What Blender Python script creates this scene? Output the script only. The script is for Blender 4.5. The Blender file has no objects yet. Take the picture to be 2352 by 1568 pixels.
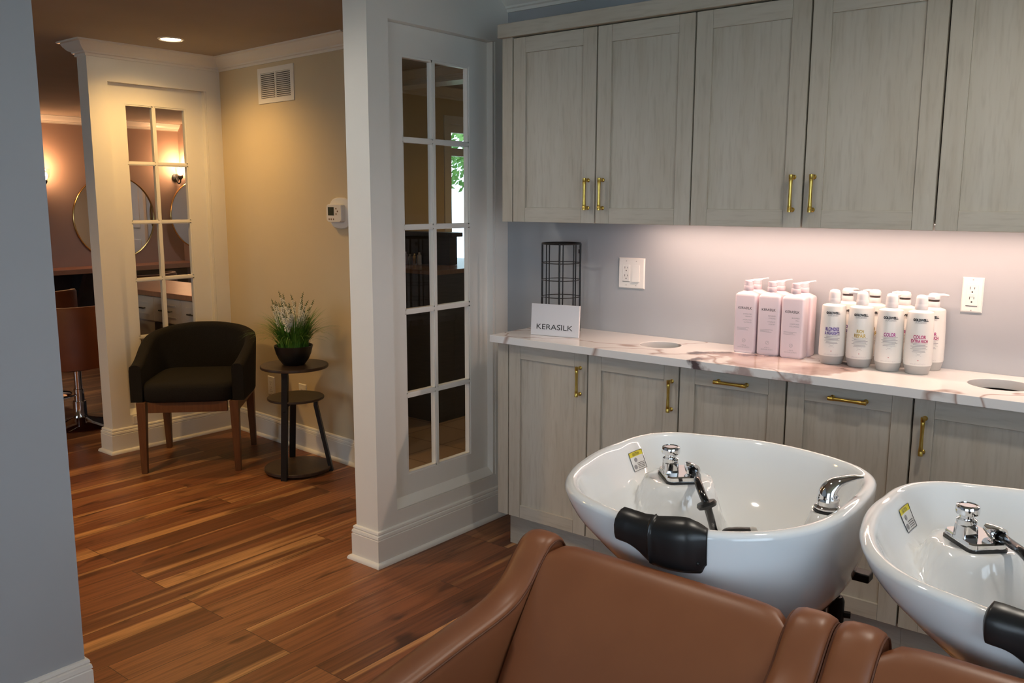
import bpy, bmesh, math, random
from mathutils import Vector, Matrix, noise
random.seed(7)
sc = bpy.context.scene
COL = sc.collection
PI = math.pi

# ---------------------------------------------------------------- camera
YAW, PIT, ROLL, FPX = -0.6779, -0.1596, 0.0021, 2012.33
cy_, sy_ = math.cos(YAW), math.sin(YAW)
fw = Vector((sy_*math.cos(PIT), cy_*math.cos(PIT), math.sin(PIT)))
rt = Vector((cy_, -sy_, 0)); up = rt.cross(fw)
cr, sr = math.cos(ROLL), math.sin(ROLL)
R_ = rt*cr + up*sr; U_ = up*cr - rt*sr
cam = bpy.data.cameras.new('camera'); camo = bpy.data.objects.new('camera', cam); COL.objects.link(camo)
camo.matrix_world = Matrix(((R_.x, U_.x, -fw.x, 2.2221), (R_.y, U_.y, -fw.y, -2.7362), (R_.z, U_.z, -fw.z, 1.4544), (0, 0, 0, 1)))
cam.sensor_width = 36; cam.lens = FPX/2352*36; cam.clip_start = 0.05
sc.camera = camo
# ---------------------------------------------------------------- colour management, world
sc.view_settings.view_transform = 'Standard'; sc.view_settings.look = 'None'
sc.view_settings.exposure = 0.1; sc.view_settings.gamma = 1.0; sc.view_settings.use_curve_mapping = False
w = bpy.data.worlds.new('world'); sc.world = w; w.use_nodes = True
bg = w.node_tree.nodes['Background']; bg.inputs[0].default_value = (0.66, 0.83, 1.0, 1); bg.inputs[1].default_value = 3.4
try:
    sc.cycles.use_denoising = True; sc.cycles.max_bounces = 10; sc.cycles.diffuse_bounces = 5
    sc.cycles.caustics_reflective = False; sc.cycles.caustics_refractive = False
    sc.cycles.sample_clamp_indirect = 6.0
except Exception: pass

def area(name, loc, rot, sx, sy, power, color, spread=None):
    l = bpy.data.lights.new(name, 'AREA'); l.shape = 'RECTANGLE'; l.size = sx; l.size_y = sy; l.energy = power; l.color = color
    if spread: l.spread = spread
    o = bpy.data.objects.new(name, l); o.location = loc; o.rotation_euler = rot; COL.objects.link(o); return o
# daylight coming in through the front windows behind the camera and through the right-hand window
area('daylight_front', (2.1, -5.12, 1.4), (PI/2, 0, 0), 2.2, 1.5, 12, (0.88, 0.94, 1.0))
area('daylight_right', (3.7, -2.8, 1.4), (PI/2, 0, PI/2), 2.2, 1.5, 6, (0.80, 0.90, 1.0))
area('daylight_front_left', (-3.6, -5.12, 1.35), (PI/2, 0, 0), 2.0, 1.4, 7, (0.85, 0.92, 1.0))
WARM = (1.0, 0.578, 0.185); NEUT = (1.0, 0.91, 0.79)
def spot(name, loc, power, color, angle=120, blend=0.8, rad=0.05, target=None, parent=None):
    l = bpy.data.lights.new(name, 'SPOT'); l.energy = power; l.color = color; l.spot_size = math.radians(angle); l.spot_blend = blend; l.shadow_soft_size = rad
    o = bpy.data.objects.new(name, l); o.location = loc; COL.objects.link(o)
    if target is not None: o.rotation_euler = (Vector(target)-Vector(loc)).to_track_quat('-Z', 'Y').to_euler()
    return o

# ---------------------------------------------------------------- materials
M = {}
def new_mat(name, color, rough=0.5, metal=0.0, **kw):
    m = bpy.data.materials.new(name); m.use_nodes = True; nt = m.node_tree
    b = nt.nodes['Principled BSDF']
    b.inputs['Base Color'].default_value = (*color, 1); b.inputs['Roughness'].default_value = rough; b.inputs['Metallic'].default_value = metal
    if 'coat' in kw: b.inputs['Coat Weight'].default_value = kw['coat']; b.inputs['Coat Roughness'].default_value = 0.05
    if 'spec' in kw: b.inputs['Specular IOR Level'].default_value = kw['spec']
    if 'sheen' in kw: b.inputs['Sheen Weight'].default_value = kw['sheen']
    if 'emit' in kw: b.inputs['Emission Color'].default_value = (*kw['emit'][0], 1); b.inputs['Emission Strength'].default_value = kw['emit'][1]
    if 'trans' in kw: b.inputs['Transmission Weight'].default_value = kw['trans']
    if 'sss' in kw: b.inputs['Subsurface Weight'].default_value = kw['sss']; b.inputs['Subsurface Scale'].default_value = 0.01
    M[name] = m; return m, nt, b
def N(nt, t, **kw):
    n = nt.nodes.new(t)
    for k, v in kw.items():
        if k.startswith('i_'):
            key = k[2:]; key = int(key) if key.isdigit() else key
            n.inputs[key].default_value = v
        else: setattr(n, k, v)
    return n
def L(nt, a, ai, b, bi): nt.links.new(a.outputs[ai], b.inputs[bi])
def ramp(nt, stops):
    r = nt.nodes.new('ShaderNodeValToRGB'); e = r.color_ramp.elements
    while len(e) < len(stops): e.new(0.5)
    for q, (p, c) in zip(e, stops): q.position = p; q.color = (*c, 1)
    return r
def mapped(nt, scale, coord='Object', rot=(0, 0, 0)):
    tc = N(nt, 'ShaderNodeTexCoord'); mp = N(nt, 'ShaderNodeMapping'); mp.inputs['Scale'].default_value = scale; mp.inputs['Rotation'].default_value = rot
    L(nt, tc, coord, mp, 'Vector'); return mp
def bump_noise(nt, b, scale, strength, dist=0.001, detail=2):
    mp = mapped(nt, (1, 1, 1)); n = N(nt, 'ShaderNodeTexNoise'); n.inputs['Scale'].default_value = scale; n.inputs['Detail'].default_value = detail
    L(nt, mp, 0, n, 'Vector'); bp = N(nt, 'ShaderNodeBump'); bp.inputs['Strength'].default_value = strength; bp.inputs['Distance'].default_value = dist
    L(nt, n, 'Fac', bp, 'Height'); L(nt, bp, 'Normal', b, 'Normal')
def varied(name, c1, c2, scale, rough, bump=0.15, stretch=(1, 1, 1), metal=0, **kw):
    m, nt, b = new_mat(name, c1, rough, metal, **kw)
    mp = mapped(nt, stretch); n = N(nt, 'ShaderNodeTexNoise'); n.inputs['Scale'].default_value = scale; n.inputs['Detail'].default_value = 4
    L(nt, mp, 0, n, 'Vector'); r = ramp(nt, [(0.35, c1), (0.65, c2)]); L(nt, n, 'Fac', r, 'Fac'); L(nt, r, 'Color', b, 'Base Color')
    if bump:
        bp = N(nt, 'ShaderNodeBump'); bp.inputs['Strength'].default_value = bump; bp.inputs['Distance'].default_value = 0.002
        L(nt, n, 'Fac', bp, 'Height'); L(nt, bp, 'Normal', b, 'Normal')
    return m
varied('paint_grey', (0.385, 0.405, 0.43), (0.40, 0.42, 0.445), 3, 0.75, 0.03)
varied('paint_beige', (0.62, 0.525, 0.36), (0.64, 0.54, 0.37), 3, 0.75, 0.03)
varied('trim_white', (0.78, 0.765, 0.72), (0.80, 0.785, 0.74), 5, 0.33, 0.0)
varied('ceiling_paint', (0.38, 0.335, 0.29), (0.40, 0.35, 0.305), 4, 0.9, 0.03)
varied('salon_wall', (0.42, 0.30, 0.25), (0.44, 0.315, 0.26), 3, 0.8, 0.03)
# floor planks
m, nt, b = new_mat('wood_floor', (0.3, 0.15, 0.07), 0.4, spec=0.45)
tc = N(nt, 'ShaderNodeTexCoord'); sp = N(nt, 'ShaderNodeSeparateXYZ'); L(nt, tc, 'Object', sp, 0)
cb = N(nt, 'ShaderNodeCombineXYZ'); L(nt, sp, 'Y', cb, 'X'); L(nt, sp, 'X', cb, 'Y')
br = N(nt, 'ShaderNodeTexBrick'); br.offset = 0.37; br.offset_frequency = 3
for k, v in {'Scale': 1.0, 'Brick Width': 1.12, 'Row Height': 0.127, 'Mortar Size': 0.0012, 'Mortar Smooth': 0.0, 'Bias': 0.0}.items(): br.inputs[k].default_value = v
br.inputs['Color1'].default_value = (0, 0, 0, 1); br.inputs['Color2'].default_value = (1, 1, 1, 1); br.inputs['Mortar'].default_value = (0.5, 0.5, 0.5, 1)
L(nt, cb, 0, br, 'Vector')
def streak(sx, sy, off, detail=3, rough=0.55, dist=0.0):
    sm = N(nt, 'ShaderNodeMath', operation='MULTIPLY'); L(nt, br, 'Color', sm, 0); sm.inputs[1].default_value = off
    a = N(nt, 'ShaderNodeMath', operation='MULTIPLY'); L(nt, sp, 'X', a, 0); a.inputs[1].default_value = sx
    c = N(nt, 'ShaderNodeMath', operation='MULTIPLY'); L(nt, sp, 'Y', c, 0); c.inputs[1].default_value = sy
    v = N(nt, 'ShaderNodeCombineXYZ'); L(nt, a, 0, v, 'X'); L(nt, c, 0, v, 'Y'); L(nt, sm, 0, v, 'Z')
    n = N(nt, 'ShaderNodeTexNoise'); n.inputs['Scale'].default_value = 1; n.inputs['Detail'].default_value = detail; n.inputs['Roughness'].default_value = rough; n.inputs['Distortion'].default_value = dist
    L(nt, v, 0, n, 'Vector'); return n
base = ramp(nt, [(0.0, (0.120, 0.042, 0.016)), (0.35, (0.185, 0.064, 0.025)), (0.7, (0.24, 0.088, 0.034)), (1.0, (0.30, 0.125, 0.050))]); L(nt, br, 'Color', base, 'Fac')
sap = streak(11.0, 0.34, 31, 2, 0.4, 0.25); sr_ = ramp(nt, [(0.565, (0, 0, 0)), (0.64, (1, 1, 1))]); L(nt, sap, 'Fac', sr_, 'Fac')
mx = N(nt, 'ShaderNodeMix', data_type='RGBA'); L(nt, sr_, 'Color', mx, 'Factor'); L(nt, base, 'Color', mx, 6); mx.inputs[7].default_value = (0.46, 0.235, 0.095, 1)
gr = streak(75, 2.2, 17, 4, 0.65, 0.4); g2 = ramp(nt, [(0.28, (0.42, 0.39, 0.37)), (0.55, (1.05, 1.05, 1.05)), (0.80, (1.38, 1.34, 1.3))]); L(nt, gr, 'Fac', g2, 'Fac')
m2 = N(nt, 'ShaderNodeMix', data_type='RGBA', blend_type='MULTIPLY'); m2.inputs['Factor'].default_value = 0.95; L(nt, mx, 2, m2, 6); L(nt, g2, 'Color', m2, 7)
kn = streak(11, 3.4, 53, 2, 0.5, 0.8); k2 = ramp(nt, [(0.60, (1, 1, 1)), (0.72, (0.26, 0.21, 0.19))]); L(nt, kn, 'Fac', k2, 'Fac')
m3 = N(nt, 'ShaderNodeMix', data_type='RGBA', blend_type='MULTIPLY'); m3.inputs['Factor'].default_value = 0.85; L(nt, m2, 2, m3, 6); L(nt, k2, 'Color', m3, 7)
m4 = N(nt, 'ShaderNodeMix', data_type='RGBA'); L(nt, br, 'Fac', m4, 'Factor'); L(nt, m3, 2, m4, 6); m4.inputs[7].default_value = (0.05, 0.022, 0.012, 1)
L(nt, m4, 2, b, 'Base Color')
bp_ = N(nt, 'ShaderNodeBump'); bp_.inputs['Strength'].default_value = 0.12; bp_.inputs['Distance'].default_value = 0.001; L(nt, gr, 'Fac', bp_, 'Height'); L(nt, bp_, 'Normal', b, 'Normal')
# tile floor of the room behind
m, nt, b = new_mat('tile_floor', (0.42, 0.30, 0.2), 0.35)
mp = mapped(nt, (1, 1, 1)); br2 = N(nt, 'ShaderNodeTexBrick'); br2.offset = 0.0
for k, v in {'Scale': 1.0, 'Brick Width': 0.33, 'Row Height': 0.33, 'Mortar Size': 0.004}.items(): br2.inputs[k].default_value = v
br2.inputs['Color1'].default_value = (0.40, 0.27, 0.17, 1); br2.inputs['Color2'].default_value = (0.46, 0.32, 0.21, 1); br2.inputs['Mortar'].default_value = (0.16, 0.10, 0.07, 1)
L(nt, mp, 0, br2, 'Vector'); L(nt, br2, 'Color', b, 'Base Color')
# greige cabinet wood, grain along one axis
def cabwood(name, st):
    m, nt, b = new_mat(name, (0.5, 0.47, 0.42), 0.5, spec=0.4)
    mp = mapped(nt, st)
    n1 = N(nt, 'ShaderNodeTexNoise'); n1.inputs['Scale'].default_value = 1.0; n1.inputs['Detail'].default_value = 5; n1.inputs['Roughness'].default_value = 0.6; n1.inputs['Distortion'].default_value = 0.5
    L(nt, mp, 0, n1, 'Vector')
    r1 = ramp(nt, [(0.25, (0.43, 0.375, 0.30)), (0.45, (0.495, 0.455, 0.385)), (0.7, (0.535, 0.50, 0.435))]); L(nt, n1, 'Fac', r1, 'Fac')
    mp2 = mapped(nt, tuple(s*6 for s in st)); n2 = N(nt, 'ShaderNodeTexNoise'); n2.inputs['Scale'].default_value = 1.0; n2.inputs['Detail'].default_value = 3; L(nt, mp2, 0, n2, 'Vector')
    r2 = ramp(nt, [(0.30, (0.80, 0.78, 0.76)), (0.5, (1, 1, 1))]); L(nt, n2, 'Fac', r2, 'Fac')
    mm = N(nt, 'ShaderNodeMix', data_type='RGBA', blend_type='MULTIPLY'); mm.inputs['Factor'].default_value = 0.6; L(nt, r1, 'Color', mm, 6); L(nt, r2, 'Color', mm, 7)
    L(nt, mm, 2, b, 'Base Color')
cabwood('cab_v', (15, 15, 1.6)); cabwood('cab_h', (1.6, 15, 15))
# marble
m, nt, b = new_mat('marble', (0.8, 0.78, 0.76), 0.12, spec=0.5)
mp = mapped(nt, (1, 1, 1))
nz = N(nt, 'ShaderNodeTexNoise'); nz.inputs['Scale'].default_value = 1.25; nz.inputs['Detail'].default_value = 4; nz.inputs['Distortion'].default_value = 0.6; L(nt, mp, 0, nz, 'Vector')
v1 = ramp(nt, [(0.492, (0, 0, 0)), (0.5, (1, 1, 1)), (0.510, (0, 0, 0))]); L(nt, nz, 'Fac', v1, 'Fac')
tc = N(nt, 'ShaderNodeTexCoord'); vm = N(nt, 'ShaderNodeVectorMath', operation='MULTIPLY_ADD')
vm.inputs[1].default_value = (2.6, 4.6, 0.0); vm.inputs[2].default_value = (-0.55, 0.30, 0.0); L(nt, tc, 'Object', vm, 0)
nz2 = N(nt, 'ShaderNodeTexNoise'); nz2.inputs['Scale'].default_value = 6; nz2.inputs['Detail'].default_value = 5; L(nt, mp, 0, nz2, 'Vector')
ln = N(nt, 'ShaderNodeVectorMath', operation='LENGTH'); L(nt, vm, 0, ln, 0)
ad = N(nt, 'ShaderNodeMath', operation='MULTIPLY_ADD'); L(nt, nz2, 'Fac', ad, 0); ad.inputs[1].default_value = 1.6; L(nt, ln, 'Value', ad, 2)
bl = ramp(nt, [(0.88, (1, 1, 1)), (0.93, (0, 0, 0))])
dv = N(nt, 'ShaderNodeMath', operation='MULTIPLY'); L(nt, ad, 0, dv, 0); dv.inputs[1].default_value = 0.60; L(nt, dv, 0, bl, 'Fac')
cA = N(nt, 'ShaderNodeMix', data_type='RGBA'); L(nt, bl, 'Color', cA, 'Factor'); cA.inputs[6].default_value = (0.80, 0.785, 0.775, 1)
bc = ramp(nt, [(0.38, (0.10, 0.07, 0.07)), (0.44, (0.40, 0.30, 0.28)), (0.55, (0.52, 0.41, 0.38)), (0.7, (0.66, 0.57, 0.53))]); L(nt, nz2, 'Fac', bc, 'Fac'); L(nt, bc, 'Color', cA, 7)
cB = N(nt, 'ShaderNodeMix', data_type='RGBA'); L(nt, v1, 'Color', cB, 'Factor'); L(nt, cA, 2, cB, 6); cB.inputs[7].default_value = (0.40, 0.29, 0.25, 1)
L(nt, cB, 2, b, 'Base Color')

new_mat('carcass_shade', (0.045, 0.030, 0.020), 0.6)  # near-black carcass colour, paints shade into the gaps round the doors
new_mat('porcelain', (0.86, 0.88, 0.90), 0.08, coat=0.6)
new_mat('chrome', (0.80, 0.81, 0.83), 0.06, 1.0)
varied('brass', (0.62, 0.44, 0.10), (0.68, 0.49, 0.13), 60, 0.28, 0.02, metal=1.0)
new_mat('rubber', (0.012, 0.012, 0.013), 0.34, spec=0.5)
new_mat('black_hose', (0.008, 0.008, 0.009), 0.15, spec=0.6)
new_mat('black_metal', (0.015, 0.015, 0.016), 0.4, 0.4)
varied('leather', (0.225, 0.078, 0.032), (0.245, 0.087, 0.036), 9, 0.40, 0.05, spec=0.5)
varied('leather_seam', (0.10, 0.032, 0.013), (0.13, 0.042, 0.017), 60, 0.6, 0.1)
varied('fabric_black', (0.010, 0.009, 0.008), (0.016, 0.014, 0.012), 260, 0.95, 0.4, spec=0.2)
varied('walnut', (0.11, 0.042, 0.015), (0.15, 0.060, 0.022), 8, 0.45, 0.05, (10, 10, 1))
varied('table_top', (0.035, 0.022, 0.016), (0.055, 0.035, 0.024), 6, 0.38, 0.03, (1, 8, 1))
new_mat('pot_black', (0.008, 0.008, 0.008), 0.35)
varied('soil', (0.02, 0.014, 0.01), (0.05, 0.035, 0.02), 60, 0.9, 0.5)
varied('leaf', (0.045, 0.15, 0.015), (0.12, 0.28, 0.035), 30, 0.5, 0.0)
varied('stem', (0.10, 0.14, 0.04), (0.05, 0.09, 0.02), 30, 0.6, 0.0)
varied('petal', (0.75, 0.72, 0.58), (0.85, 0.82, 0.72), 80, 0.6, 0.0)
new_mat('plate_white', (0.82, 0.80, 0.76), 0.3)
new_mat('slot_dark', (0.02, 0.015, 0.012), 0.6)
new_mat('screw', (0.5, 0.48, 0.45), 0.4, 0.5)
new_mat('lcd', (0.035, 0.045, 0.035), 0.15)
new_mat('btn_brown', (0.20, 0.11, 0.05), 0.5)
new_mat('pink_plastic', (0.74, 0.635, 0.68), 0.33, sss=0.0)
new_mat('white_plastic', (0.74, 0.73, 0.70), 0.28)
new_mat('grey_plastic', (0.40, 0.40, 0.39), 0.35)
new_mat('cap_plastic', (0.80, 0.75, 0.76), 0.35)
new_mat('dark_gap', (0.06, 0.045, 0.045), 0.5)
new_mat('ink_black', (0.012, 0.012, 0.014), 0.4)
new_mat('ink_grey', (0.30, 0.29, 0.31), 0.5)
new_mat('ink_pale', (0.55, 0.53, 0.54), 0.5)
new_mat('ink_purple', (0.10, 0.04, 0.30), 0.25, 0.3)
new_mat('ink_gold', (0.55, 0.36, 0.07), 0.25, 0.4)
new_mat('ink_magenta', (0.42, 0.03, 0.24), 0.25, 0.3)
new_mat('ink_crimson', (0.50, 0.05, 0.17), 0.25, 0.3)
new_mat('ink_red', (0.45, 0.01, 0.05), 0.4)
new_mat('acrylic_sign', (0.74, 0.73, 0.76), 0.05, spec=0.7)
new_mat('sticker_white', (0.80, 0.80, 0.80), 0.4)
new_mat('sticker_yellow', (0.80, 0.68, 0.02), 0.4)
new_mat('lamp_warm', (1, 1, 1), 0.5, emit=((1.0, 0.80, 0.50), 30))
new_mat('lamp_led', (1, 1, 1), 0.5, emit=((1.0, 0.74, 0.62), 9))
new_mat('bulb', (1, 1, 1), 0.5, emit=((1.0, 0.62, 0.34), 45))
new_mat('sconce_glass', (1.0, 0.95, 0.9), 0.05, trans=1.0)
new_mat('mirror', (0.86, 0.88, 0.90), 0.01, 1.0)
new_mat('gold_frame', (0.70, 0.48, 0.18), 0.25, 1.0)
varied('desk_dark', (0.020, 0.017, 0.015), (0.032, 0.027, 0.023), 8, 0.4, 0.03, (1, 1, 10))
varied('desk_top', (0.16, 0.085, 0.05), (0.20, 0.11, 0.06), 6, 0.25, 0.02, (1, 8, 1))
varied('salon_blue', (0.46, 0.52, 0.58), (0.48, 0.54, 0.60), 3, 0.8, 0.03)
varied('salon_orange', (0.125, 0.030, 0.008), (0.145, 0.036, 0.010), 10, 0.5, 0.03)
varied('salon_shelf', (0.36, 0.17, 0.10), (0.42, 0.20, 0.12), 6, 0.35, 0.02, (8, 1, 1))
varied('salon_dark', (0.030, 0.026, 0.030), (0.045, 0.038, 0.042), 8, 0.6, 0.03)
varied('drawer_white', (0.62, 0.55, 0.48), (0.66, 0.58, 0.50), 5, 0.4, 0.02)
varied('tree_leaf', (0.10, 0.26, 0.05), (0.25, 0.45, 0.12), 5, 0.7, 0.0)
varied('bark', (0.10, 0.07, 0.05), (0.16, 0.12, 0.09), 12, 0.9, 0.3, (4, 4, 1))
varied('grass', (0.12, 0.24, 0.06), (0.20, 0.34, 0.10), 8, 0.9, 0.2)
varied('concrete', (0.50, 0.49, 0.46), (0.58, 0.56, 0.53), 5, 0.9, 0.1)
# thin clear pane: mostly see-through with Fresnel reflections
m = bpy.data.materials.new('pane_glass'); m.use_nodes = True; nt = m.node_tree; M['pane_glass'] = m
for n in list(nt.nodes): nt.nodes.remove(n)
out = N(nt, 'ShaderNodeOutputMaterial'); tr = N(nt, 'ShaderNodeBsdfTransparent'); gl = N(nt, 'ShaderNodeBsdfGlossy'); gl.inputs['Roughness'].default_value = 0.02
tr.inputs[0].default_value = (0.96, 0.97, 0.97, 1); fr = N(nt, 'ShaderNodeFresnel'); fr.inputs[0].default_value = 1.5; ms = N(nt, 'ShaderNodeMixShader')
ge = N(nt, 'ShaderNodeNewGeometry'); iv = N(nt, 'ShaderNodeMath', operation='SUBTRACT'); iv.inputs[0].default_value = 1.0; L(nt, ge, 'Backfacing', iv, 1)
fm = N(nt, 'ShaderNodeMath', operation='MULTIPLY'); L(nt, fr, 0, fm, 0); L(nt, iv, 0, fm, 1)
L(nt, fm, 0, ms, 0); L(nt, tr, 0, ms, 1); L(nt, gl, 0, ms, 2); L(nt, ms, 0, out, 0)

# ---------------------------------------------------------------- mesh builder
class MB:
    def __init__(s, org=(0, 0, 0)):
        s.bm = bmesh.new(); s.o = Vector(org)
    def v(s, p): return s.bm.verts.new(Vector(p)-s.o)
    def face(s, vs, mi=0, smooth=False):
        try: f = s.bm.faces.new(vs)
        except ValueError: return None
        f.material_index = mi; f.smooth = smooth; return f
    def box(s, x0, x1, y0, y1, z0, z1, mi=0, mat=None):
        P = [Vector((x, y, z)) for z in (z0, z1) for y in (y0, y1) for x in (x0, x1)]
        if mat is not None: P = [mat @ p for p in P]
        v = [s.v(p) for p in P]
        for q in ((0, 2, 3, 1), (4, 5, 7, 6), (0, 1, 5, 4), (2, 6, 7, 3), (0, 4, 6, 2), (1, 3, 7, 5)): s.face([v[i] for i in q], mi)
    def grid(s, rows, closed_u=False, closed_v=False, mi=0, smooth=True, cap0=False, cap1=False):
        V = [[s.v(p) for p in r] for r in rows]; n = len(V); m = len(V[0])
        for i in range(n if closed_v else n-1):
            for j in range(m if closed_u else m-1):
                k = mi(i, j) if callable(mi) else mi
                s.face([V[i][j], V[i][(j+1) % m], V[(i+1) % n][(j+1) % m], V[(i+1) % n][j]], k, smooth)
        k = mi(0, 0) if callable(mi) else mi
        if cap0: s.face(list(reversed(V[0])), k)
        if cap1: s.face(V[-1], mi(n-2, 0) if callable(mi) else mi)
        return V
    def lathe(s, prof, c=(0, 0, 0), seg=32, mi=0, axis=None, smooth=True, cap0=True, cap1=True, sx=1, sy=1):
        c = Vector(c); q = Vector((0, 0, 1)).rotation_difference(Vector(axis)) if axis else None
        rows = []
        for r, z in prof:
            row = []
            for i in range(seg):
                a = 2*PI*i/seg; p = Vector((r*math.cos(a)*sx, r*math.sin(a)*sy, z))
                if q: p = q @ p
                row.append(c+p)
            rows.append(row)
        s.grid(rows, closed_u=True, mi=mi, smooth=smooth, cap0=cap0, cap1=cap1)
    def tube(s, pts, r, seg=12, mi=0, cap=True, smooth=True):
        pts = [Vector(p) for p in pts]; n = len(pts); rows = []; prev = None
        for i, p in enumerate(pts):
            t = (pts[min(i+1, n-1)]-pts[max(i-1, 0)]).normalized()
            if prev is None:
                a = Vector((0, 0, 1)) if abs(t.z) < 0.9 else Vector((1, 0, 0)); u = t.cross(a).normalized()
            else: u = (prev-t*prev.dot(t)).normalized()
            prev = u; w2 = t.cross(u); rr = r[i] if isinstance(r, (list, tuple)) else r
            rows.append([p+(u*math.cos(2*PI*k/seg)+w2*math.sin(2*PI*k/seg))*rr for k in range(seg)])
        s.grid(rows, closed_u=True, mi=mi, smooth=smooth, cap0=cap, cap1=cap)
    def sweep(s, path, prof, closed=False, mi=0, z0=0.0):
        # path: list of (x,y); prof: list of (offset to the left of travel, z); mitred corners
        n = len(path); P = [Vector((p[0], p[1])) for p in path]; rows = []
        for i in range(n):
            if closed: a, b2, c = P[i-1], P[i], P[(i+1) % n]
            else: a, b2, c = P[max(i-1, 0)], P[i], P[min(i+1, n-1)]
            d1 = (b2-a).normalized() if (b2-a).length > 1e-9 else (c-b2).normalized()
            d2 = (c-b2).normalized() if (c-b2).length > 1e-9 else d1
            n1 = Vector((-d1.y, d1.x)); n2 = Vector((-d2.y, d2.x)); mn = (n1+n2)/(1+n1.dot(n2))
            rows.append([(b2.x+mn.x*o, b2.y+mn.y*o, z0+z) for o, z in prof])
        s.grid(rows, closed_u=True, closed_v=closed, mi=mi, smooth=False, cap0=not closed, cap1=not closed)
    def build(s, name, mats, parent=None, bevel=0.0, sub=0, smooth_all=False, angle=40, segs=2):
        bm = s.bm; bmesh.ops.remove_doubles(bm, verts=bm.verts, dist=1e-6); bmesh.ops.recalc_face_normals(bm, faces=bm.faces)
        me = bpy.data.meshes.new(name); bm.to_mesh(me); bm.free()
        for k in (mats if isinstance(mats, (list, tuple)) else [mats]): me.materials.append(M[k])
        if smooth_all:
            for p in me.polygons: p.use_smooth = True
        try: me.set_sharp_from_angle(angle=math.radians(angle))
        except Exception: pass
        o = bpy.data.objects.new(name, me); COL.objects.link(o)
        if parent: o.parent = parent
        else: o.location = s.o
        if bevel:
            bv = o.modifiers.new('bevel', 'BEVEL'); bv.width = bevel; bv.segments = segs; bv.limit_method = 'ANGLE'; bv.angle_limit = math.radians(35)
            bv.harden_normals = True
        if sub:
            sb = o.modifiers.new('sub', 'SUBSURF'); sb.levels = sub; sb.render_levels = sub
        return o
def thing(name, label, cat, loc=(0, 0, 0), rz=0, group=None):
    o = bpy.data.objects.new(name, None); COL.objects.link(o); o.location = loc; o.rotation_euler = (0, 0, rz); o.empty_display_size = 0.05
    tag(o, label, cat, group); return o
def tag(o, label, cat, group=None):
    o['label'] = label; o['category'] = cat
    if group: o['group'] = group
    return o
def struct(o): o['kind'] = 'structure'; return o
def kids(o): return [c for c in bpy.data.objects if c.parent == o]
def copy_tree(o, loc=None, rz=None, label=None, parent=None):
    c = o.copy(); COL.objects.link(c)
    if parent: c.parent = parent; c.matrix_parent_inverse = o.matrix_parent_inverse.copy()
    if loc is not None: c.location = loc
    if rz is not None: c.rotation_euler = (0, 0, rz)
    if label: c['label'] = label
    for ch in kids(o): copy_tree(ch, parent=c)
    return c
def bez(pts, n=12):   # Catmull-Rom through points
    P = [Vector(p) for p in pts]; P = [P[0]*2-P[1]]+P+[P[-1]*2-P[-2]]; out = []
    for i in range(1, len(P)-2):
        for k in range(n):
            t = k/n; a, b2, c, d = P[i-1], P[i], P[i+1], P[i+2]
            out.append(0.5*((2*b2)+(c-a)*t+(2*a-5*b2+4*c-d)*t*t+(3*b2-a-3*c+d)*t**3))
    out.append(P[-2]); return out
def rrect(w_, d_, r, seg=5, cx=0, cy=0):
    pts = []
    for sx, sy, a0 in ((1, 1, 0), (-1, 1, 90), (-1, -1, 180), (1, -1, 270)):
        for k in range(seg+1):
            a = math.radians(a0+90*k/seg); pts.append((cx+sx*(w_/2-r)+r*math.cos(a), cy+sy*(d_/2-r)+r*math.sin(a)))
    return pts
_dg = None
def text_verts(body, size, bold=0.0, xs=1.0, font_space=1.0, align='CENTER', wd=None):
    """triangulated letters in the xy plane -> (verts, faces); scaled to the width wd if given"""
    cu = bpy.data.curves.new('t', 'FONT'); cu.body = body; cu.size = size; cu.align_x = align; cu.offset = bold; cu.space_character = font_space; cu.resolution_u = 3
    o = bpy.data.objects.new('t', cu); COL.objects.link(o); bpy.context.view_layer.update()
    me = bpy.data.meshes.new_from_object(o.evaluated_get(bpy.context.evaluated_depsgraph_get()))
    vs = [v.co.copy() for v in me.vertices]; fs = [tuple(p.vertices) for p in me.polygons]
    COL.objects.unlink(o); bpy.data.objects.remove(o); bpy.data.curves.remove(cu); bpy.data.meshes.remove(me)
    if wd and vs:
        x0 = min(v.x for v in vs); x1 = max(v.x for v in vs); k = wd/(x1-x0)
        for v in vs: v.x = (v.x-(x0+x1)/2)*k
    return vs, fs
def put_text(mb, tv, fn, mi=0):
    vs, fs = tv; V = [mb.v(fn(v.x, v.y)) for v in vs]
    for f in fs: mb.face([V[i] for i in f], mi)

# ================================================================ SETTING
XP, YE, XPL = -0.2895, -0.4686, -0.4188     # near partition: glass face, near end, hidden face
X2, Y2E, X2L = -2.6485, -0.3563, -2.7539    # far partition
YW = 0.351; HC1, HC2 = 2.345, 2.30
TAN0, TAN1 = (X2, 0.456), (-1.33, 0.3732)
def wall(name, mat, x0, x1, y0, y1, z0=0.0, z1=2.5):
    mb = MB(); mb.box(x0, x1, y0, y1, z0, z1); return struct(mb.build(name, mat))
def wall_open(name, mat, axis, p0, p1, a0, a1, holes, z1=2.5):
    """wall slab with rectangular openings; axis 'x' runs along x between a0..a1, thickness p0..p1 in the other axis"""
    mb = MB()
    def bx(u0, u1, z0, z2):
        if axis == 'x': mb.box(u0, u1, p0, p1, z0, z2)
        else: mb.box(p0, p1, u0, u1, z0, z2)
    cur = a0
    for (h0, h1, z0, z2) in sorted(holes):
        bx(cur, h0, 0, z1); bx(h0, h1, z2, z1)
        if z0 > 0: bx(h0, h1, 0, z0)
        cur = h1
    bx(cur, a1, 0, z1); return struct(mb.build(name, mat))
mb = MB(); mb.box(-7.4, 3.9, -5.35, 0.42, -0.1, 0.0); struct(mb.build('floor', 'wood_floor'))
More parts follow.
